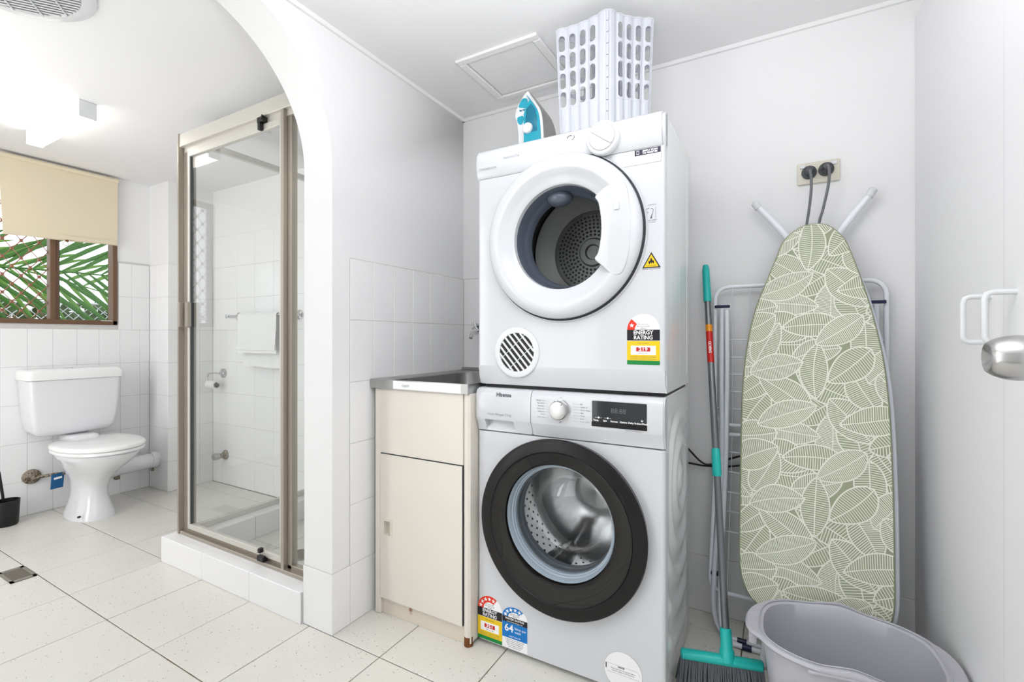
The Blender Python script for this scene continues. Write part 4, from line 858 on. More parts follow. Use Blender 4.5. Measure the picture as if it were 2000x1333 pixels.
bm = new(); ringloft(bm, [(ecx, ecz, 0.262, 1.60), (ecx, ecz, 0.222, 1.60), (ecx, ecz, 0.216, 1.562), (ecx, ecz, 0.206, 1.552), (ecx, ecz, 0.196, 1.562), (ecx, ecz, 0.146, 1.592), (ecx, ecz, 0.142, 1.588), (ecx, ecz, 0.138, 1.588), (ecx, ecz, 0.134, 1.594), (ecx, ecz, 0.052, 1.598), (ecx, ecz, 0.046, 1.590), (ecx, ecz, 0.028, 1.590), (ecx, ecz, 0.024, 1.600), (ecx, ecz, 0.0005, 1.600)]); dback = obj('drum_back', bm, M['drumgrey'], dy_, 40)
bm = new()
for j in range(6):
    rr = 0.062+0.0128*j; m_ = int(2*PI*rr/0.0145)
    for k in range(m_):
        a = 2*PI*(k+0.5*(j % 2))/m_; lathe(bm, [(0, -0.0002), (0.0036, -0.0002), (0.0042, 0.0006)], (ecx+rr*math.cos(a), 1.5935, ecz+rr*math.sin(a)), (0, 1, 0), 8)
ph = obj('vent_holes', bm, M['seam'], dback, 0); ph['kind'] = 'stuff'
bm = new()
for k in range(44):
    a = 2*PI*k/44; t_ = bmesh.new(); bmesh.ops.create_icosphere(t_, subdivisions=1, radius=0.0022)
    for v in t_.verts: v.co += Vector((ecx+0.1285*math.cos(a), 1.5925, ecz+0.1285*math.sin(a)))
    merge(bm, t_)
ph = obj('rivets', bm, M['chrome'], dback, 60); ph['kind'] = 'stuff'
# air vent
vc = (-0.723, 0.975)
bm = new(); ringloft(bm, [(*vc, 0.081, WF), (*vc, 0.080, WF-0.0035), (*vc, 0.076, WF-0.005), (*vc, 0.0625, WF-0.0045), (*vc, 0.0615, WF-0.001)]); vt = obj('air_vent', bm, M['plastic'], dy_, 40)
bm = new(); lathe(bm, [(0, -0.0006), (0.0622, -0.0006)], (vc[0], WF, vc[1]), (0, 1, 0), 48); obj('vent_backing', bm, M['dark'], vt, 0)
u2 = Vector((0.66, 0, -0.75)); v2 = Vector((0.75, 0, 0.66))
for k in range(-3, 4):
    d = k*0.0165; w = math.sqrt(0.0622**2-d*d); c0 = Vector((vc[0], WF-0.003, vc[1]))+v2*d; bm = new()
    A = [bm.verts.new(p+v2*s*0.0030+Vector((0, yy, 0))) for p in (c0-u2*w, c0+u2*w) for s, yy in ((-1, -0.001), (1, -0.001), (1, 0.002), (-1, 0.002))]
    for f in ((0, 1, 2, 3), (7, 6, 5, 4), (0, 4, 5, 1), (1, 5, 6, 2), (2, 6, 7, 3), (3, 7, 4, 0)): bm.faces.new([A[i] for i in f])
    obj('slat', bm, M['plastic'], vt, 0)
for d in (-0.022, 0.022):
    w = math.sqrt(0.0622**2-d*d); c0 = Vector((vc[0], WF-0.0022, vc[1]))+u2*d; bm = new(); tube(bm, [c0-v2*w, c0+v2*w], 0.0011, 6); obj('cross_bar', bm, M['plastic'], vt, 40)
# timer dial
tdc = (-0.432, 1.594); ax = (0, 1, 0)
bm = new(); lathe(bm, [(0.0495, 0.006), (0.0495, -0.006), (0.047, -0.011), (0.045, -0.0125), (0.0395, -0.0125), (0.038, -0.0115)], (tdc[0], 1.306, tdc[1]), ax, 64); lathe(bm, [(0.0385, -0.0115), (0.0375, -0.0145), (0.036, -0.0155), (0, -0.0155)], (tdc[0], 1.306, tdc[1]), ax, 64); tdl = obj('timer_dial', bm, M['plastic'], dy_, 30)
bm = new(); c0 = Vector((tdc[0], 1.306-0.0165, tdc[1])); d1 = Vector((0.80, 0, -0.60)); tube(bm, [c0-d1*0.034, c0-d1*0.030+Vector((0, -0.002, 0)), c0+d1*0.030+Vector((0, -0.002, 0)), c0+d1*0.034], 0.0042, 10); obj('dial_grip', bm, M['plastic'], tdl, 50)
bm = new(); tube(bm, [(tdc[0]+0.037*math.cos(2*PI*k/48), 1.306-0.0145, tdc[1]+0.037*math.sin(2*PI*k/48)) for k in range(48)], 0.0006, 6, closed=True); obj('dial_groove', bm, M['pgrey'], tdl, 0)
bm = new(); tube(bm, [(-0.545, 1.3065, 1.617), (-0.541, 1.3065, 1.623), (-0.533, 1.3065, 1.625), (-0.529, 1.3065, 1.6225)], 0.0009, 6); tube(bm, [(-0.523, 1.3065, 1.623), (-0.521, 1.3065, 1.617), (-0.525, 1.3065, 1.612), (-0.530, 1.3065, 1.611)], 0.0009, 6); obj('heat_symbol', bm, M['pmid'], dcp, 0)
text('lettering', 'Westinghouse', 0.0115, -0.825, 1.5785, 1.3072, M['plight'], dcp); text('lettering', 'EasyCare 7 kg', 0.0100, -0.735, 1.6005, 1.3042, M['plight'], dcp)
for j, s in enumerate(('Dry full', 'Cool down', 'Timed dry')): text('lettering', s, 0.0056, -0.420, 1.5405-0.008*j, WF-0.0004, M['plight'], dfp)
# registration sticker, without its square code
bm = new(); flat(bm, rrect(-0.380, -0.2725, 1.5050, 1.5470, 0.003, 4), WF-0.0006); rs = obj('registration_sticker', bm, M['white'], dy_, 0)
bm = new(); tube(bm, [(a, WF-0.0008, b) for a, b in rrect(-0.3797, -0.2728, 1.5053, 1.5467, 0.003, 4)], 0.00035, 4, closed=True); obj('outline', bm, M['pmid'], rs, 0)
bm = new(); flat(bm, rect(-0.3455, -0.2740, 1.5300, 1.5460), WF-0.0009); obj('navy_panel', bm, M['navy'], rs, 0)
bm = new(); rect_hole(bm, -0.3400, -0.3330, 1.5330, 1.5435, -0.3388, -0.3342, 1.5345, 1.5423, WF-0.0014, WF-0.0011); obj('phone_symbol', bm, M['white'], rs, 0)
text('lettering', 'SIMPLY SCAN', 0.0066, -0.303, 1.5410, WF-0.0012, M['white'], rs, bold=0.00025, sx=1.05); text('lettering', 'TO REGISTER', 0.0066, -0.303, 1.5345, WF-0.0012, M['white'], rs, bold=0.00025, sx=1.05)
for j, s in enumerate(('Register your new appliance', 'to receive care tips and', 'product safety updates')): text('lettering', s, 0.0046, -0.343, 1.5245-0.0060*j, WF-0.0008, M['pgrey'], rs, align='LEFT')
# flammable warning
bm = new(); flat(bm, [(-0.3245, 1.2145), (-0.2745, 1.2145), (-0.2995, 1.258)], WF-0.0004); wl = obj('warning_triangle', bm, M['pblack'], dy_, 0, label='yellow triangular flammable warning sticker')
bm = new(); flat(bm, [(-0.3195, 1.2172), (-0.2795, 1.2172), (-0.2995, 1.2520)], WF-0.0007); obj('yellow_field', bm, M['yellow'], wl, 0)
fl = [(-0.3065, 1.2265), (-0.3075, 1.2320), (-0.3045, 1.2350), (-0.3035, 1.2310), (-0.3015, 1.2400), (-0.2985, 1.2430), (-0.2985, 1.2380), (-0.2955, 1.2360), (-0.2960, 1.2330), (-0.2925, 1.2350), (-0.2920, 1.2280), (-0.2945, 1.2245), (-0.2960, 1.2300), (-0.2990, 1.2260), (-0.3020, 1.2300), (-0.3035, 1.2240)]
bm = new(); flat(bm, fl, WF-0.0010); obj('flame', bm, M['pblack'], wl, 0)
text('lettering', 'RISK OF FIRE', 0.0045, -0.2995, 1.2205, WF-0.0010, M['pblack'], wl); text('lettering', 'KEEP VENT CLEAR AT ALL TIMES', 0.0042, -0.2995, 1.2115, WF-0.0003, M['pmid'], wl, sx=0.8)
bm = new(); tube(bm, [(-0.2885, WF-0.0004, 1.382), (-0.2875, WF-0.0004, 1.350)], 0.0003, 4); tube(bm, [(-0.3075+0.005*math.cos(t*0.4), WF-0.0004, 1.374+0.006*math.sin(t*0.4)) for t in range(3, 13)], 0.0006, 4); tube(bm, [(-0.300, WF-0.0004, 1.379), (-0.294, WF-0.0004, 1.376), (-0.296, WF-0.0004, 1.365), (-0.300, WF-0.0004, 1.352)], 0.0006, 4); prism(bm, [(-0.3035, 1.351), (-0.2975, 1.351), (-0.2975, 1.364)], 'y', WF-0.0006, WF); obj('caution_mark', bm, M['pmid'], dy_, 0)
text('lettering', 'CAUTION', 0.0052, -0.2975, 1.3885, WF-0.0003, M['pgrey'], dfp); text('lettering', 'CHILD SAFETY', 0.0044, -0.2975, 1.3455, WF-0.0003, M['pmid'], dfp); text('lettering', 'see manual', 0.0040, -0.2975, 1.3405, WF-0.0003, M['pgrey'], dfp)
energy(dy_, -0.367, -0.2765, 0.946, 1.0135, 1.0435, 1.0875, 0.245, '219', WF-0.0002)

# ------------------------------------------------------------------ iron on the dryer
IZ = DZ1
ir = thing('iron', 'teal and white steam iron standing upright on its heel on the dryer', 'iron', (-0.745, 1.5, IZ))
S_ = smoothline([(-0.766, 1.899, 0.001), (-0.748, 1.875, 0.014), (-0.723, 1.839, 0.030), (-0.705, 1.811, 0.040), (-0.694, 1.781, 0.048), (-0.688, 1.745, 0.053), (-0.684, 1.70, 0.056), (-0.684, IZ+0.004, 0.050)], 4)
def ironlayer(name, o0, o1, wf, m, label=None, dz=0.0):
    bm = new(); R = []
    for p in S_:
        w = max(0.0008, p.z*wf); R.append([Vector((p.x-o0, 1.5-w, p.y-dz)), Vector((p.x-o0, 1.5+w, p.y-dz)), Vector((p.x-o1, 1.5+w*0.97, p.y-dz)), Vector((p.x-o1, 1.5-w*0.97, p.y-dz))])
    loft(bm, R); return obj(name, bm, m, ir, 40, label=label)
ironlayer('soleplate', 0.0, 0.004, 1.0, M['steel']); ironlayer('skirt', 0.0042, 0.014, 0.97, M['plastic'])
Cc = [(-0.7600, 1.872), (-0.752, 1.853), (-0.766, 1.836), (-0.774, 1.81), (-0.775, 1.783), (-0.774, 1.744), (-0.774, IZ+0.004)]
body = [(p.x-0.0125, p.y-0.004) for p in S_[3:]]; body[-1] = (body[-1][0], IZ+0.004)
bm = new(); prism(bm, body+Cc[::-1][:-1], 'y', 1.463, 1.537, 0.0015, 2); obj('body', bm, M['tealiron'], ir, 50)
Hh = [(-0.7665, 1.8975), (-0.782, 1.886), (-0.80, 1.863), (-0.813, 1.841), (-0.818, 1.82), (-0.811, 1.796), (-0.807, 1.773), (-0.804, 1.745), (-0.803, IZ+0.0)]
Hi = [(-0.764, IZ+0.0), (-0.768, 1.744), (-0.769, 1.783), (-0.768, 1.808), (-0.760, 1.832), (-0.745, 1.850), (-0.752, 1.872)]
bm = new(); prism(bm, Hh+Hi, 'y', 1.480, 1.520, 0.0015, 2); obj('handle', bm, M['plastic'], ir, 50, label='white handle')
def blob(pts, m, y0, name): 
    bm = new(); prism(bm, [(p.x, p.y) for p in smoothline([(a, b, 0) for a, b in pts], 4, True)], 'y', y0, 3.0-y0, 0.002, 2); return obj(name, bm, m, ir, 50)
blob([(-0.786, 1.874), (-0.771, 1.871), (-0.766, 1.856), (-0.774, 1.838), (-0.790, 1.842), (-0.803, 1.847), (-0.798, 1.862)], M['tealiron'], 1.4785, 'water_tank')
blob([(-0.797, 1.814), (-0.785, 1.812), (-0.783, 1.797), (-0.790, 1.783), (-0.802, 1.786), (-0.809, 1.800), (-0.807, 1.812)], M['tealiron'], 1.4785, 'grip_pad')
bm = new(); tube(bm, [(-0.7985, 1.4792, 1.834), (-0.790, 1.4792, 1.832)], 0.0028, 8); tube(bm, [(-0.785, 1.4792, 1.834), (-0.779, 1.4792, 1.832)], 0.0028, 8); obj('steam_buttons', bm, M['tealdk'], ir, 50)
bm = new(); prism(bm, [(-0.763, 1.826), (-0.745, 1.840), (-0.728, 1.818), (-0.722, 1.79), (-0.72, 1.74), (-0.765, 1.74), (-0.767, 1.79)], 'y', 1.4622, 1.5378, 0.001, 1); obj('body_shield', bm, M['tealdk'], ir, 50)
bm = new(); lathe(bm, [(0.0, -0.008), (0.016, -0.008), (0.0185, -0.005), (0.019, 0.002)], (-0.757, 1.4625, 1.756), (0, 1, 0), 32); obj('temperature_dial', bm, M['plastic'], ir, 50)

# ------------------------------------------------------------------ folding laundry basket on the dryer
bs = thing('laundry_basket', 'tall white slotted plastic laundry basket standing on top of the dryer', 'basket', (-0.48, 1.47, IZ))
C0, C1, C3, C2 = Vector((-0.450, 1.402)), Vector((-0.628, 1.418)), Vector((-0.520, 1.560)), Vector((-0.338, 1.516))
ZB_, ZT_ = IZ+0.006, 2.030
cen = (C0+C1+C2+C3)/4
def bwall(A, B, name, nc=5, plain=0):
    bm = new(); d = (B-A); L = d.length; nrm = Vector((d.y, -d.x)).normalized()
    if nrm.dot((A+B)/2-cen) < 0: nrm = -nrm
    def P(u, v, off=0.0):
        p = A+(B-A)*u; p = cen+(p-cen)*(0.90+0.10*v)
        bow = -0.014*math.sin(PI*u)*v
        flut = 0.0060*abs(math.sin(PI*nc*u))**0.6
        p = p+nrm*(bow+flut+off); return Vector((p.x, p.y, ZB_+(ZT_-ZB_)*v))
    T = 0.0022
    def quad(pa): 
        f = [bm.verts.new(P(*a)) for a in pa]; bm.faces.new(f)
    def cell(u0, u1, v0, v1, hole):
        ns = 6
        if not hole:
            for i in range(3):
                for k in range(2):
                    a, b = u0+(u1-u0)*i/3, u0+(u1-u0)*(i+1)/3; c_, e_ = v0+(v1-v0)*k/2, v0+(v1-v0)*(k+1)/2
                    quad([(a, c_), (b, c_), (b, e_), (a, e_)])
            return
        um, vm = (u0+u1)/2, (v0+v1)/2; hu = (u1-u0)*0.29; rv = hu*L/(ZT_-ZB_); hv = (v1-v0)*0.42
        n = 24; I = []; O = []
        for k in range(n):
            a = 2*PI*k/n+PI/n; c_, s_ = math.cos(a), math.sin(a)
            I.append((um+hu*c_, vm+(hv-rv)*(1 if s_ > 0 else -1)+rv*s_))
            t = 1/max(abs(c_), abs(s_)); O.append((um+(u1-u0)/2*c_*t, vm+(v1-v0)/2*s_*t))
        for k in range(n): quad([O[k], O[(k+1) % n], I[(k+1) % n], I[k]])
        for su in (-1, 1):
            for sv in (-1, 1): pass
        # corners of the cell
        for (cu, cv), k in (((u1, v1), 2), ((u0, v1), 8), ((u0, v0), 14), ((u1, v0), 20)):
            near = sorted(range(n), key=lambda i: ((O[i][0]-cu)/(u1-u0))**2+((O[i][1]-cv)/(v1-v0))**2)[:2]
            quad([O[near[0]], (cu, cv), O[near[1]]]) if near[0] != near[1] else None
    for c in range(nc):
        u0, u1 = c/nc, (c+1)/nc
        cell(u0, u1, 0, 0.30, False)
        for r in range(4):
            v0 = 0.30+0.161*r; cell(u0, u1, v0, v0+0.161, c != plain)
        cell(u0, u1, 0.944, 1.0, False)
    bmesh.ops.remove_doubles(bm, verts=bm.verts, dist=0.00012)
    o = obj(name, bm, M['basket'], bs, 0)
    md = o.modifiers.new('thick', 'SOLIDIFY'); md.thickness = 0.0022; md.offset = 0
    for c in range(nc+1):
        b = new(); tube(b, [P(c/nc, v/8, 0.001) for v in range(9)], 0.0019, 6); obj('rib', b, M['basket'], bs, 50)
    b = new(); tube(b, [P(u/24, 1.0, 0.0) for u in range(25)], 0.0024, 6); obj('rim', b, M['basket'], bs, 50)
    return P
bwall(C0, C1, 'slotted_wall'); bwall(C0, C2, 'slotted_wall'); bwall(C1, C3, 'slotted_wall', 5, 4); bwall(C2, C3, 'slotted_wall', 5, 4)
bm = new(); cb = cen+(C0-cen)*0.90; 
for k in range(11):
    t0, t1 = k/11, (k+0.86)/11; p = lambda t: Vector((cen.x+(C0.x-cen.x)*(0.9+0.1*t), cen.y+(C0.y-cen.y)*(0.9+0.1*t)-0.002, ZB_+(ZT_-ZB_)*t)); tube(bm, [p(t0), p(t1)], 0.0046, 10)
obj('corner_hinge', bm, M['basket'], bs, 50)
bm = new(); prism(bm, [tuple(cen+(c-cen)*0.90) for c in (C0, C1, C3, C2)], 'z', ZB_-0.002, ZB_+0.002); obj('base', bm, M['basket'], bs, 0)

# ------------------------------------------------------------------ power outlet, plugs
po = thing('power_outlet', 'ivory double power outlet on the wall above the ironing board', 'outlet', (0.123, YB, 1.577))
bm = new(); box(bm, 0.064, 0.184, YB-0.010, YB, 1.541, 1.614, 0.004, 2); pl = obj('face_plate', bm, M['plate'], po, 40)
for x in (0.080, 0.168):
    bm = new(); box(bm, x-0.008, x+0.008, YB-0.0145, YB-0.009, 1.594, 1.606, 0.0015, 1); obj('switch', bm, M['plastic'], po, 40)
for i, (x, xe, pth) in enumerate(((0.098, 0.089, [(0.098, 1.83, 1.575), (0.1005, 1.815, 1.545), (0.1005, 1.815, 1.50), (0.095, 1.825, 1.44), (0.088, 1.84, 1.38), (0.080, 1.860, 1.25), (0.076, 1.870, 0.95), (0.072, 1.872, 0.70)]), (0.146, 0.125, [(0.147, 1.83, 1.583), (0.1495, 1.812, 1.555), (0.147, 1.812, 1.51), (0.134, 1.825, 1.44), (0.123, 1.84, 1.385), (0.121, 1.86, 1.25), (0.120, 1.870, 0.95), (0.119, 1.872, 0.70)]))):
    pg = thing('plug', ('left' if i == 0 else 'right')+' round charcoal plug in the ivory outlet with grey cord hanging down', 'plug', (x, 1.87, 1.58))
    bm = new(); lathe(bm, [(0.0, 0.0), (0.0215, 0.0), (0.0225, 0.004), (0.0215, 0.010), (0.0165, 0.012), (0.0165, 0.016), (0.013, 0.018), (0.013, 0.026), (0.010, 0.030), (0.010, 0.042), (0, 0.044)], (x, YB-0.010, 1.578+0.003*i), (0, -1, 0), 28); obj('plug_body', bm, M['plug'], pg, 40)
    bm = new(); tube(bm, smoothline(pth, 6), 0.0042, 10); obj('cord', bm, M['cord'], pg, 60)

for nm_, pth in (('lower', [(-0.42, 1.868, 0.552), (-0.285, 1.868, 0.550), (-0.222, 1.866, 0.548), (-0.12, 1.866, 0.562), (-0.04, 1.868, 0.60), (0.05, 1.872, 0.72)]), ('upper', [(-0.42, 1.858, 0.74), (-0.33, 1.858, 0.655), (-0.285, 1.858, 0.605), (-0.225, 1.856, 0.556), (-0.16, 1.857, 0.580), (-0.11, 1.858, 0.600), (0.03, 1.860, 0.66)])):
    bm = new(); tube(bm, smoothline(pth, 6), 0.0036, 8); tag(obj('cable', bm, M['black'], None, 60), nm_+' thin black cable looping behind the clothes airer to the washing machine', 'cable')
# ------------------------------------------------------------------ clothes airer (folded)
ai = thing('clothes_airer', 'folded white tubular clothes airer leaning on the wall behind the ironing board', 'airer', (0.05, 1.8, 0))
def fr_path(x0, x1, z0, z1, y0, y1, r=0.045, skew=0.0):
    out = []
    for a, b in rrect(x0, x1, z0, z1, r, 5):
        t = (b-z0)/(z1-z0); out.append((a+skew*(1-t), y0+(y1-y0)*t, b))
    return out
bm = new(); tube(bm, fr_path(-0.191, 0.300, 0.711, 1.203, 1.838, 1.845), 0.0072, 12, closed=True); obj('upper_frame', bm, M['tubew'], ai, 60)
bm = new(); tube(bm, fr_path(-0.184, 0.305, 0.140, 0.678, 1.775, 1.836, 0.045, -0.018), 0.0072, 12, closed=True); obj('lower_frame', bm, M['tubew'], ai, 60)
for z in (1.014, 0.952, 0.891, 0.830, 0.769):
    bm = new(); tube(bm, [(-0.186, 1.842, z), (0.298, 1.842, z)], 0.0023, 6); obj('drying_wire', bm, M['tubew'], ai, 60)
for z in (0.617, 0.548, 0.479, 0.414, 0.346):
    t = (0.678-z)/0.538; bm = new(); tube(bm, [(-0.180-0.016*t, 1.834-0.06*t, z), (0.30-0.016*t, 1.834-0.06*t, z)], 0.0023, 6); obj('drying_wire', bm, M['tubew'], ai, 60)
for x in (-0.134, -0.078, 0.185, 0.24):
    bm = new(); tube(bm, [(x, 1.841, 1.200), (x, 1.841, 0.715)], 0.0014, 6); obj('drying_wire', bm, M['tubew'], ai, 60)
    bm = new(); tube(bm, [(x, 1.834, 0.675), (x-0.012, 1.778, 0.145)], 0.0014, 6); obj('drying_wire', bm, M['tubew'], ai, 60)
for s, x in ((1, -0.168), (-1, 0.272)):
    bm = new(); tube(bm, smoothline([(x, 1.830, 1.125), (x, 1.822, 0.9), (x+0.002, 1.800, 0.55), (x-0.018*s, 1.77, 0.22), (x-0.016*s, 1.755, 0.07), (x+0.02*s, 1.742, 0.014), (x+0.10*s, 1.738, 0.010)], 5), 0.0080, 12); obj('leg', bm, M['tubeb'], ai, 60)
    bm = new(); tube(bm, smoothline([(x+0.017*s, 1.825, 1.120), (x+0.019*s, 1.818, 0.9), (x+0.015*s, 1.795, 0.55), (x+0.004*s, 1.762, 0.22), (x+0.008*s, 1.735, 0.06), (x+0.03*s, 1.715, 0.014), (x+0.11*s, 1.710, 0.010)], 5), 0.0080, 12); obj('leg', bm, M['tubew'], ai, 60)
    bm = new(); box(bm, x-0.024, x+0.026, 1.828, 1.838, 1.128, 1.138, 0.002, 1); obj('pivot_clip', bm, M['navyclip'], ai, 0)
    bm = new(); box(bm, x-0.030, x+0.004, 1.765, 1.782, 0.196, 0.207, 0.002, 1); obj('pivot_clip', bm, M['navyclip'], ai, 0)
for y, xc in ((1.738, -0.098), (1.710, -0.082)):
    bm = new(); tube(bm, [(-0.13, y, 0.010), (0.18, y, 0.010)], 0.0078, 12); obj('foot_bar', bm, M['tubew'], ai, 60)
    bm = new(); tube(bm, [(xc-0.014, y, 0.010), (xc+0.014, y, 0.010)], 0.0096, 14); obj('foot_cap', bm, M['navyclip'], ai, 40)

# ------------------------------------------------------------------ ironing board
ib = thing('ironing_board', 'ironing board with green leaf-print cover leaning upright against the wall', 'ironing board', (0.09, 1.65, 0))
P0_ = Vector((0, 1.800, 1.39)); Tt = Vector((0, -0.18, -1.14)).normalized(); Nn = Vector((0, -1.14, 0.18)).normalized()
def B(x, s, n=0.0): return P0_+Vector((x, 0, 0))+Tt*s+Nn*n
OUT = [(0.108, 0.0), (0.065, 0.010), (0.022, 0.048), (0.0, 0.105), (-0.022, 0.167), (-0.060, 0.275), (-0.083, 0.390), (-0.096, 0.52), (-0.100, 0.70), (-0.101, 0.90), (-0.1015, 1.06), (-0.092, 1.135), (-0.062, 1.185), (-0.015, 1.205), (0.10, 1.208), (0.215, 1.205), (0.262, 1.185), (0.282, 1.13), (0.2865, 1.02), (0.289, 0.86), (0.289, 0.70), (0.286, 0.567), (0.276, 0.434), (0.250, 0.28), (0.222, 0.165), (0.203, 0.10), (0.186, 0.055), (0.149, 0.012)]
OUTs = smoothline([(a, b, 0) for a, b in OUT], 4, True)
cb_ = Vector((0.094, 0.62, 0))
def ins(d):
    out = []; m = len(OUTs)
    for i, p in enumerate(OUTs):
        t = (OUTs[(i+1) % m]-OUTs[i-1]); nn = Vector((-t.y, t.x, 0)).normalized()
        if nn.dot(cb_-p) < 0: nn = -nn
        out.append(p+nn*d)
    return out
bm = new(); R = []
for d, n in ((0.004, -0.012), (0.0005, -0.008), (0.0, -0.002), (0.0008, 0.004), (0.004, 0.0085), (0.008, 0.0095)): R.append([B(p.x, p.y, n) for p in ins(d)])
loft(bm, R); cov = obj('cover', bm, M['sage'], ib, 60)
clip = [(p.x, p.y) for p in ins(0.0055)]
# convex hull order of the clip outline
ar = sum(clip[i][0]*clip[(i+1) % len(clip)][1]-clip[(i+1) % len(clip)][0]*clip[i][1] for i in range(len(clip)))
if ar < 0: clip = clip[::-1]
def hull(pts):
    pts = sorted(set(pts)); 
    def half(ps):
        h = []
        for p in ps:
            while len(h) > 1 and (h[-1][0]-h[-2][0])*(p[1]-h[-2][1])-(h[-1][1]-h[-2][1])*(p[0]-h[-2][0]) <= 0: h.pop()
            h.append(p)
        return h[:-1]
    return half(pts)+half(pts[::-1])
clip = hull(clip)
cxs = [p[0] for p in clip]; cys = [p[1] for p in clip]
def clipped(poly):
    for i in range(len(clip)):
        a, b = clip[i], clip[(i+1) % len(clip)]; ex, ey = b[0]-a[0], b[1]-a[1]
        D = [ex*(p[1]-a[1])-ey*(p[0]-a[0]) for p in poly]
        if all(d >= 0 for d in D): continue
        if all(d < 0 for d in D): return None
        out = []
        for k in range(len(poly)):
            p, q_ = poly[k], poly[(k+1) % len(poly)]; d0, d1 = D[k], D[(k+1) % len(poly)]
            if d0 >= 0: out.append(p)
            if (d0 >= 0) != (d1 >= 0):
                t = d0/(d0-d1); out.append((p[0]+(q_[0]-p[0])*t, p[1]+(q_[1]-p[1])*t))
        poly = out
        if len(poly) < 3: return None
    return poly
rg = random.Random(5); V = []; Fc = []; Mi = []
def addpoly(poly, n, mi):
    poly = clipped(poly)
    if not poly: return
    i0 = len(V); V.extend([tuple(B(a, b, n)-Vector(ib.location)) for a, b in poly]); Fc.append(list(range(i0, i0+len(poly)))); Mi.append(mi)
def leaf(cx, cy, L, W, ang, layer, sp, tip):
    n0 = 0.0097+layer*0.000028; ca_, sa_ = math.cos(ang), math.sin(ang)
    def loc(u, v): return (cx+u*ca_-v*sa_, cy+u*sa_+v*ca_)
    def hw(t): return W/2*(math.sin(PI*t**tip))**0.72 if 0 < t < 1 else 0
    curve = rg.uniform(-0.12, 0.12)
    def mid(t): return curve*L*(t-0.5)**2*2
    K = 16; top = []; bot = []
    for k in range(K+1):
        t = k/K; top.append((L*(t-0.5), mid(t)+hw(t))); bot.append((L*(t-0.5), mid(t)-hw(t)))
    for k in range(K): addpoly([loc(*bot[k]), loc(*bot[k+1]), loc(*top[k+1]), loc(*top[k])], n0, 0)
    lw = 0.0016
    def strip(pa, pb, w, n=n0+0.000014):
        dx, dy_2 = pb[0]-pa[0], pb[1]-pa[1]; l = math.hypot(dx, dy_2)
        if l < 1e-5: return
        nx, ny_ = -dy_2/l*w, dx/l*w; ex, ey = dx/l*w*0.5, dy_2/l*w*0.5
        addpoly([loc(pa[0]-nx-ex, pa[1]-ny_-ey), loc(pb[0]-nx+ex, pb[1]-ny_+ey), loc(pb[0]+nx+ex, pb[1]+ny_+ey), loc(pa[0]+nx-ex, pa[1]+ny_-ey)], n, 1)
    for s in (top, bot):
        for k in range(K): strip(s[k], s[k+1], lw*1.15)
    for k in range(0, K, 2): strip((L*(k/K-0.5), mid(k/K)), (L*((k+2)/K-0.5), mid((k+2)/K)), lw*0.9)
    m = int(L/sp); lean = rg.uniform(0.02, 0.22)
    for i in range(1, m):
        t = i/m; h = hw(t)
        for s in (1, -1):
            t2 = min(0.985, t+lean*h/L*1.5+rg.uniform(-0.004, 0.004)); h2 = hw(t2)
            strip((L*(t-0.5), mid(t)), (L*(t2-0.5), mid(t2)+s*h2*0.97), lw*0.60)
lay = 0; spots = []
period = 0.405
base_sp = []
for j in range(6):
    for i in range(6):
        base_sp.append((-0.13+0.086*i+rg.uniform(-0.022, 0.022)+(0.05 if j % 2 else 0), period/6*j+rg.uniform(-0.018, 0.018), rg.uniform(0.125, 0.175), rg.uniform(0.070, 0.098), rg.choice([0, PI])+rg.gauss(0, 0.75), rg.choice([0.0046, 0.0054, 0.0062, 0.0070]), rg.uniform(0.8, 1.25)))
rg.shuffle(base_sp)
for rep in range(-1, 4):
    for cx, cy, L_, W_, a_, sp_, tp2_ in base_sp: spots.append((cx, cy+rep*period, L_, W_, a_, sp_, tp2_))
for r in range(len(base_sp)):
    for rep in range(5):
        cx, cy, L_, W_, a_, sp_, tp2_ = spots[rep*len(base_sp)+r]
        if -0.12 < cy < 1.32: leaf(cx, cy, L_, W_, a_, r*1.0+rep*0.2, sp_, tp2_)
me = bpy.data.meshes.new('leaf_print'); me.from_pydata(V, [], Fc); me.materials.append(M['sage']); me.materials.append(M['ivory']); me.polygons.foreach_set('material_index', Mi); me.update()
lpz = link_mesh('leaf_print', me, cov); lpz['label'] = 'ivory line leaf print on sage green'; lpz['kind'] = 'stuff'
bm = new(); pts = [B(p.x, p.y, -0.018) for p in ins(-0.008) if p.y > 0.60]
R = [B(p.x+(0.010 if p.y > 0.5 else 0.010*p.y/0.5), p.y+0.006*min(1, p.y), -0.020) for p in ins(0.006)]; tube(bm, R, 0.0085, 12, closed=True)
for k in range(1, 12): 
    s = 0.1*k; xs = [p.x for p in OUTs if abs(p.y-s) < 0.05]; tube(bm, [B(min(xs)+0.012, s, -0.018), B(max(xs)-0.012, s, -0.018)], 0.003, 6)
obj('metal_frame', bm, M['tubeb'], ib, 60)
for a, b, c in (((-0.062, 1.832, 1.486), (0.10, 1.812, 1.215), (0.19, 1.72, 0.62)), ((0.266, 1.842, 1.485), (0.108, 1.822, 1.205), (0.03, 1.735, 0.62))):
    bm = new(); e = (0.245, 1.625, 0.012) if c[0] > 0.1 else (-0.035, 1.640, 0.012)
    tube(bm, smoothline([a, b, c, e], 6), 0.0105, 14); obj('leg', bm, M['tubew'], ib, 60)
    d = (Vector(a)-Vector(b)).normalized(); bm = new(); tube(bm, [Vector(a)-d*0.022, Vector(a)+d*0.002, Vector(a)+d*0.006], [0.0125, 0.0125, 0.009], 14); obj('foot_cap', bm, M['plastic'], ib, 50)

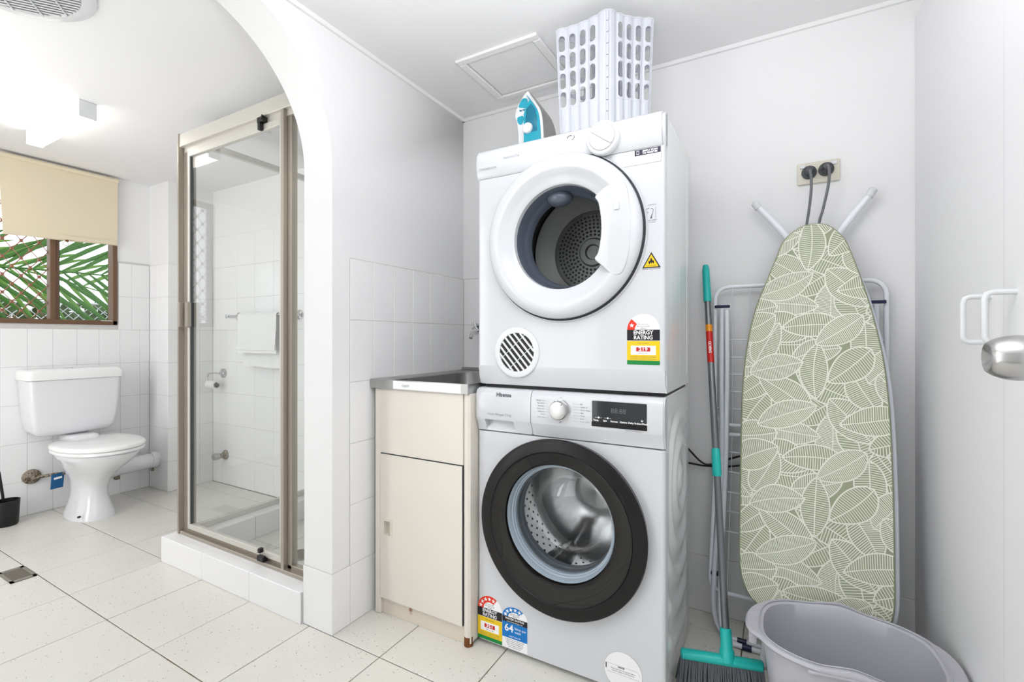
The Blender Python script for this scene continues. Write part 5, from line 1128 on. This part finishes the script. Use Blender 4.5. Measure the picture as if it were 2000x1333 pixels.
# ------------------------------------------------------------------ broom
br = thing('broom', 'broom with teal head, grey bristles and grey metal handle leaning beside the washing machine', 'broom', (-0.12, 1.47, 0))
hb0, hb1 = Vector((-0.121, 1.474, 0.10)), Vector((-0.2235, 1.842, 1.285)); hd = (hb1-hb0)
HP = lambda t: hb0+hd*t
bm = new(); tube(bm, [HP(0.05), HP(0.93)], 0.0105, 14); obj('handle', bm, M['pole'], br, 60)
bm = new(); tube(bm, [HP(0.885), HP(0.89), HP(0.985), HP(1.0)], [0.0125, 0.0135, 0.0125, 0.009], 16); obj('end_grip', bm, M['teal'], br, 50)
bm = new(); tube(bm, [HP(1.0), HP(1.001)], 0.0045, 10); obj('hanging_hole', bm, M['dark'], br, 50)
bm = new(); tube(bm, [HP(0.705), HP(0.795)], 0.0111, 16, caps=False); obj('red_sleeve', bm, M['wred'], br, 60)
bm = new(); tube(bm, [HP(0.795), HP(0.815)], 0.0111, 16, caps=False); obj('orange_band', bm, M['orange'], br, 60)
bm = new(); tube(bm, [HP(0.405), HP(0.41), HP(0.47), HP(0.475)], [0.0115, 0.0140, 0.0130, 0.0112], 16); obj('joint_collar', bm, M['teal'], br, 50)
bh0, bh1 = Vector((-0.243, 1.442, 0.098)), Vector((-0.030, 1.496, 0.098)); bd = (bh1-bh0).normalized(); bn = Vector((bd.y, -bd.x, 0))
bm = new(); R = []
for t in (0, 0.02, 0.5, 0.98, 1.0):
    w = 0.010 if t in (0, 1.0) else 0.017; h_ = 0.010 if t in (0, 1.0) else 0.014; c = bh0.lerp(bh1, t)
    R.append([c+bn*w*math.cos(2*PI*k/16)*1.0+Vector((0, 0, h_*math.sin(2*PI*k/16))) for k in range(16)])
loft(bm, R); hdm = obj('head', bm, M['teal'], br, 50)
bm = new(); lathe(bm, [(0.021, 0.0), (0.020, 0.030), (0.0165, 0.034), (0.0155, 0.085), (0.011, 0.086)], hb0-hd.normalized()*0.006, tuple(hd.normalized()), 20); obj('socket', bm, M['teal'], br, 50)
bm = new(); rb = random.Random(3)
for i in range(58):
    for j in range(4):
        t = (i+0.5)/58; c = bh0.lerp(bh1, t)+bn*(j-1.5)*0.0075; fl_ = (t-0.5)*0.022; e = Vector((c.x+bd.x*fl_+rb.uniform(-.004, .004), c.y+bd.y*fl_+rb.uniform(-.004, .004), 0.002))+bn*((j-1.5)*0.012)
        tube(bm, [c-Vector((0, 0, 0.008)), (c+e)/2+Vector((rb.uniform(-.002, .002), rb.uniform(-.002, .002), 0)), e], [0.0016, 0.0021, 0.0023], 5)
bz = obj('bristles', bm, M['bristle'], br, 60); bz['kind'] = 'stuff'
lt = text('lettering', 'SABCO', 0.013, 0, 0, 0, M['white'], None, bold=0.0002)
m3 = hd.normalized(); n3 = Vector((0.15, -1, 0)); n3 = (n3-m3*n3.dot(m3)).normalized(); y3 = n3.cross(m3)
rot3 = Matrix(((m3.x, -n3.x, y3.x, 0), (m3.y, -n3.y, y3.y, 0), (m3.z, -n3.z, y3.z, 0), (0, 0, 0, 1)))
lt.data.transform(Matrix.Translation(HP(0.748)+n3*0.0113-Vector(br.location)) @ rot3); lt.parent = br

# ------------------------------------------------------------------ mop bucket
bk_ = thing('mop_bucket', 'large pale grey oblong plastic mop bucket standing empty on the floor', 'bucket', (0.152, 1.405, 0))
bcx, bcy = 0.150, 1.405
def bring(a, b, z, e=2.7, wave=0.0, lip=0.0, n=96, front=0.0):
    out = []
    for k in range(n):
        t = 2*PI*k/n; c, s = math.cos(t), math.sin(t)
        x = math.copysign(abs(c)**(2/e), c)*a; y = math.copysign(abs(s)**(2/e), s)*b
        pk = max(0, abs(c)-0.90)/0.10; x += math.copysign(lip*pk**0.8, c)
        zz = z+wave*math.exp(-(x/0.045)**2)-wave*0.4*pk
        out.append(Vector((bcx+x, bcy+y+math.copysign(front*math.exp(-(x/0.05)**2), s), zz)))
    return out
bm = new()
loft(bm, [bring(0.145, 0.105, 0.0), bring(0.150, 0.110, 0.004), bring(0.178, 0.138, 0.235), bring(0.181, 0.141, 0.262, wave=0.004), bring(0.197, 0.152, 0.268, wave=0.010, lip=0.018, front=0.003), bring(0.2005, 0.1555, 0.274, wave=0.012, lip=0.020, front=0.004), bring(0.198, 0.153, 0.281, wave=0.014, lip=0.018, front=0.004), bring(0.190, 0.147, 0.282, wave=0.013, lip=0.006, front=0.002), bring(0.179, 0.139, 0.276, wave=0.009), bring(0.174, 0.135, 0.235), bring(0.147, 0.107, 0.008)])
obj('tub', bm, M['bucket'], bk_, 50)
bm = new(); tube(bm, [bring(0.1875, 0.1445, 0.2825, wave=0.013)[k] for k in range(96)], 0.0016, 6, closed=True); obj('rim_bead', bm, M['bucket'], bk_, 60)
bm = new(); tube(bm, smoothline([(0.065, 1.262, 0.262), (0.10, 1.258, 0.270), (0.15, 1.2535, 0.277), (0.20, 1.258, 0.270), (0.235, 1.262, 0.262)], 5), 0.006, 8); obj('front_grip', bm, M['bucket'], bk_, 50)
for s in (-1, 1):
    bm = new(); x = bcx+s*0.192; box(bm, min(x, x+s*0.020), max(x, x+s*0.020), bcy-0.035, bcy+0.035, 0.225, 0.268, 0.005, 2); obj('handle_ear', bm, M['bucket'], bk_, 40)

# ------------------------------------------------------------------ outside the bathroom window
bm = new(); box(bm, -14, XW-0.12, -6, 12, -0.3, -0.1); gd = struct('ground', bm, M['soil'])
def frond(name_i, base, tipv, droop, nl, ll, seed, m, label):
    r = random.Random(seed); base = Vector(base); tipv = Vector(tipv)
    t_ = thing('palm_frond', label, 'palm', tuple(base), 'palm fronds outside the bathroom window')
    pts = []
    for k in range(21):
        t = k/20; p = base.lerp(tipv, t); p.z += droop*4*t*(1-t); pts.append(p)
    bm = new(); tube(bm, pts, [0.012*(1-0.8*k/20)+0.001 for k in range(21)], 6); obj('stem', bm, m, t_, 60)
    axis = (tipv-base).normalized()
    for i in range(nl):
        t = 0.06+0.92*i/nl; p = base.lerp(tipv, t); p.z += droop*4*t*(1-t)
        for s in (1, -1):
            ang = math.radians(r.uniform(30, 44)); up = Vector((r.uniform(-0.25, 0.1), 0, s)); up = (up-axis*up.dot(axis)).normalized()
            d = (axis*math.cos(ang)+up*math.sin(ang)).normalized(); L = ll*(0.55+0.45*math.sin(PI*min(1, t*1.1)))*r.uniform(0.85, 1.1)
            w = Vector((d.z*0.3, 0, 0)) ; side = d.cross(Vector((1, 0.15, 0))).normalized()
            bm = new(); R = []
            for j, (u, hw_) in enumerate(((0, 0.005), (0.2, 0.015), (0.55, 0.018), (0.85, 0.009), (1.0, 0.001))):
                q_ = p+d*L*u+Vector((0, 0, -0.10*L*u*u)); R.append([q_-side*hw_, q_+Vector((0.004, 0, 0)), q_+side*hw_, q_-Vector((0.001, 0, 0))])
            loft(bm, R); obj('leaflet', bm, m, t_, 60)
frond(0, (-4.95, 0.55, 1.50), (-5.15, 2.20, 1.56), 0.03, 17, 0.80, 1, M['leaf'], 'nearest green palm frond seen level through the bathroom window')
frond(1, (-5.5, 0.3, 1.75), (-5.9, 2.5, 1.35), 0.08, 15, 0.55, 2, M['leaf2'], 'paler palm frond drooping behind the nearest frond outside the window')
# wire lattice fence and hedge
fe = thing('lattice_fence', 'pale diamond wire fence in front of a hedge beyond the window', 'fence', (-6.6, 1.9, 0)); bm = new()
for k in range(-14, 30):
    for s in (1, -1):
        y0 = 1.0+0.085*k; z0, z1 = 0.2, 1.40; y1 = y0+s*(z1-z0)
        tube(bm, [(-6.6, y0, z0), (-6.6, y1, z1)], 0.004, 4)
f_ = obj('wire_mesh', bm, M['wire'], fe, 0); f_['kind'] = 'stuff'
bm = new(); tube(bm, [(-6.6, -0.5, 1.40), (-6.6, 4.5, 1.40)], 0.012, 8); obj('top_rail', bm, M['wire'], fe, 60)
he = thing('hedge', 'leafy dark green hedge behind the wire fence beyond the window', 'hedge', (-7.2, 1.9, 0)); bm = new(); rh = random.Random(9)
for i in range(2600):
    c = Vector((-7.1+rh.uniform(-0.25, 0.3), rh.uniform(0.0, 3.1), rh.uniform(0.1, 1.42))); a = rh.uniform(0, 6.28); d = Vector((rh.uniform(-0.4, 0.4), math.cos(a), math.sin(a))).normalized()*0.07; e = d.cross(Vector((1, rh.uniform(-.5, .5), 0))).normalized()*0.028
    bm.faces.new([bm.verts.new(q_) for q_ in (c-d, c-e, c+d, c+e)])
h_ = obj('foliage', bm, M['hedge'], he, 0, recalc=False); h_['kind'] = 'stuff'
bm = new(); box(bm, -7.4, -7.2, -0.1, 3.2, -0.1, 1.2); obj('shrub_core', bm, M['hedge'], he, 0)
# neighbouring shed with grey roof
hs = thing('neighbour_shed', 'white rendered outbuilding with low grey roof beyond the window', 'shed', (-9.6, 4.3, -0.1)); bm = new(); box(bm, -10.8, -9.0, 2.9, 5.8, -0.1, 1.15); obj('wall', bm, M['render'], hs, 0)
bm = new(); prism(bm, [(2.7, 1.15), (6.0, 1.15), (6.0, 1.90), (5.2, 1.95)], 'x', -10.9, -8.9); obj('roof', bm, M['roof'], hs, 0)
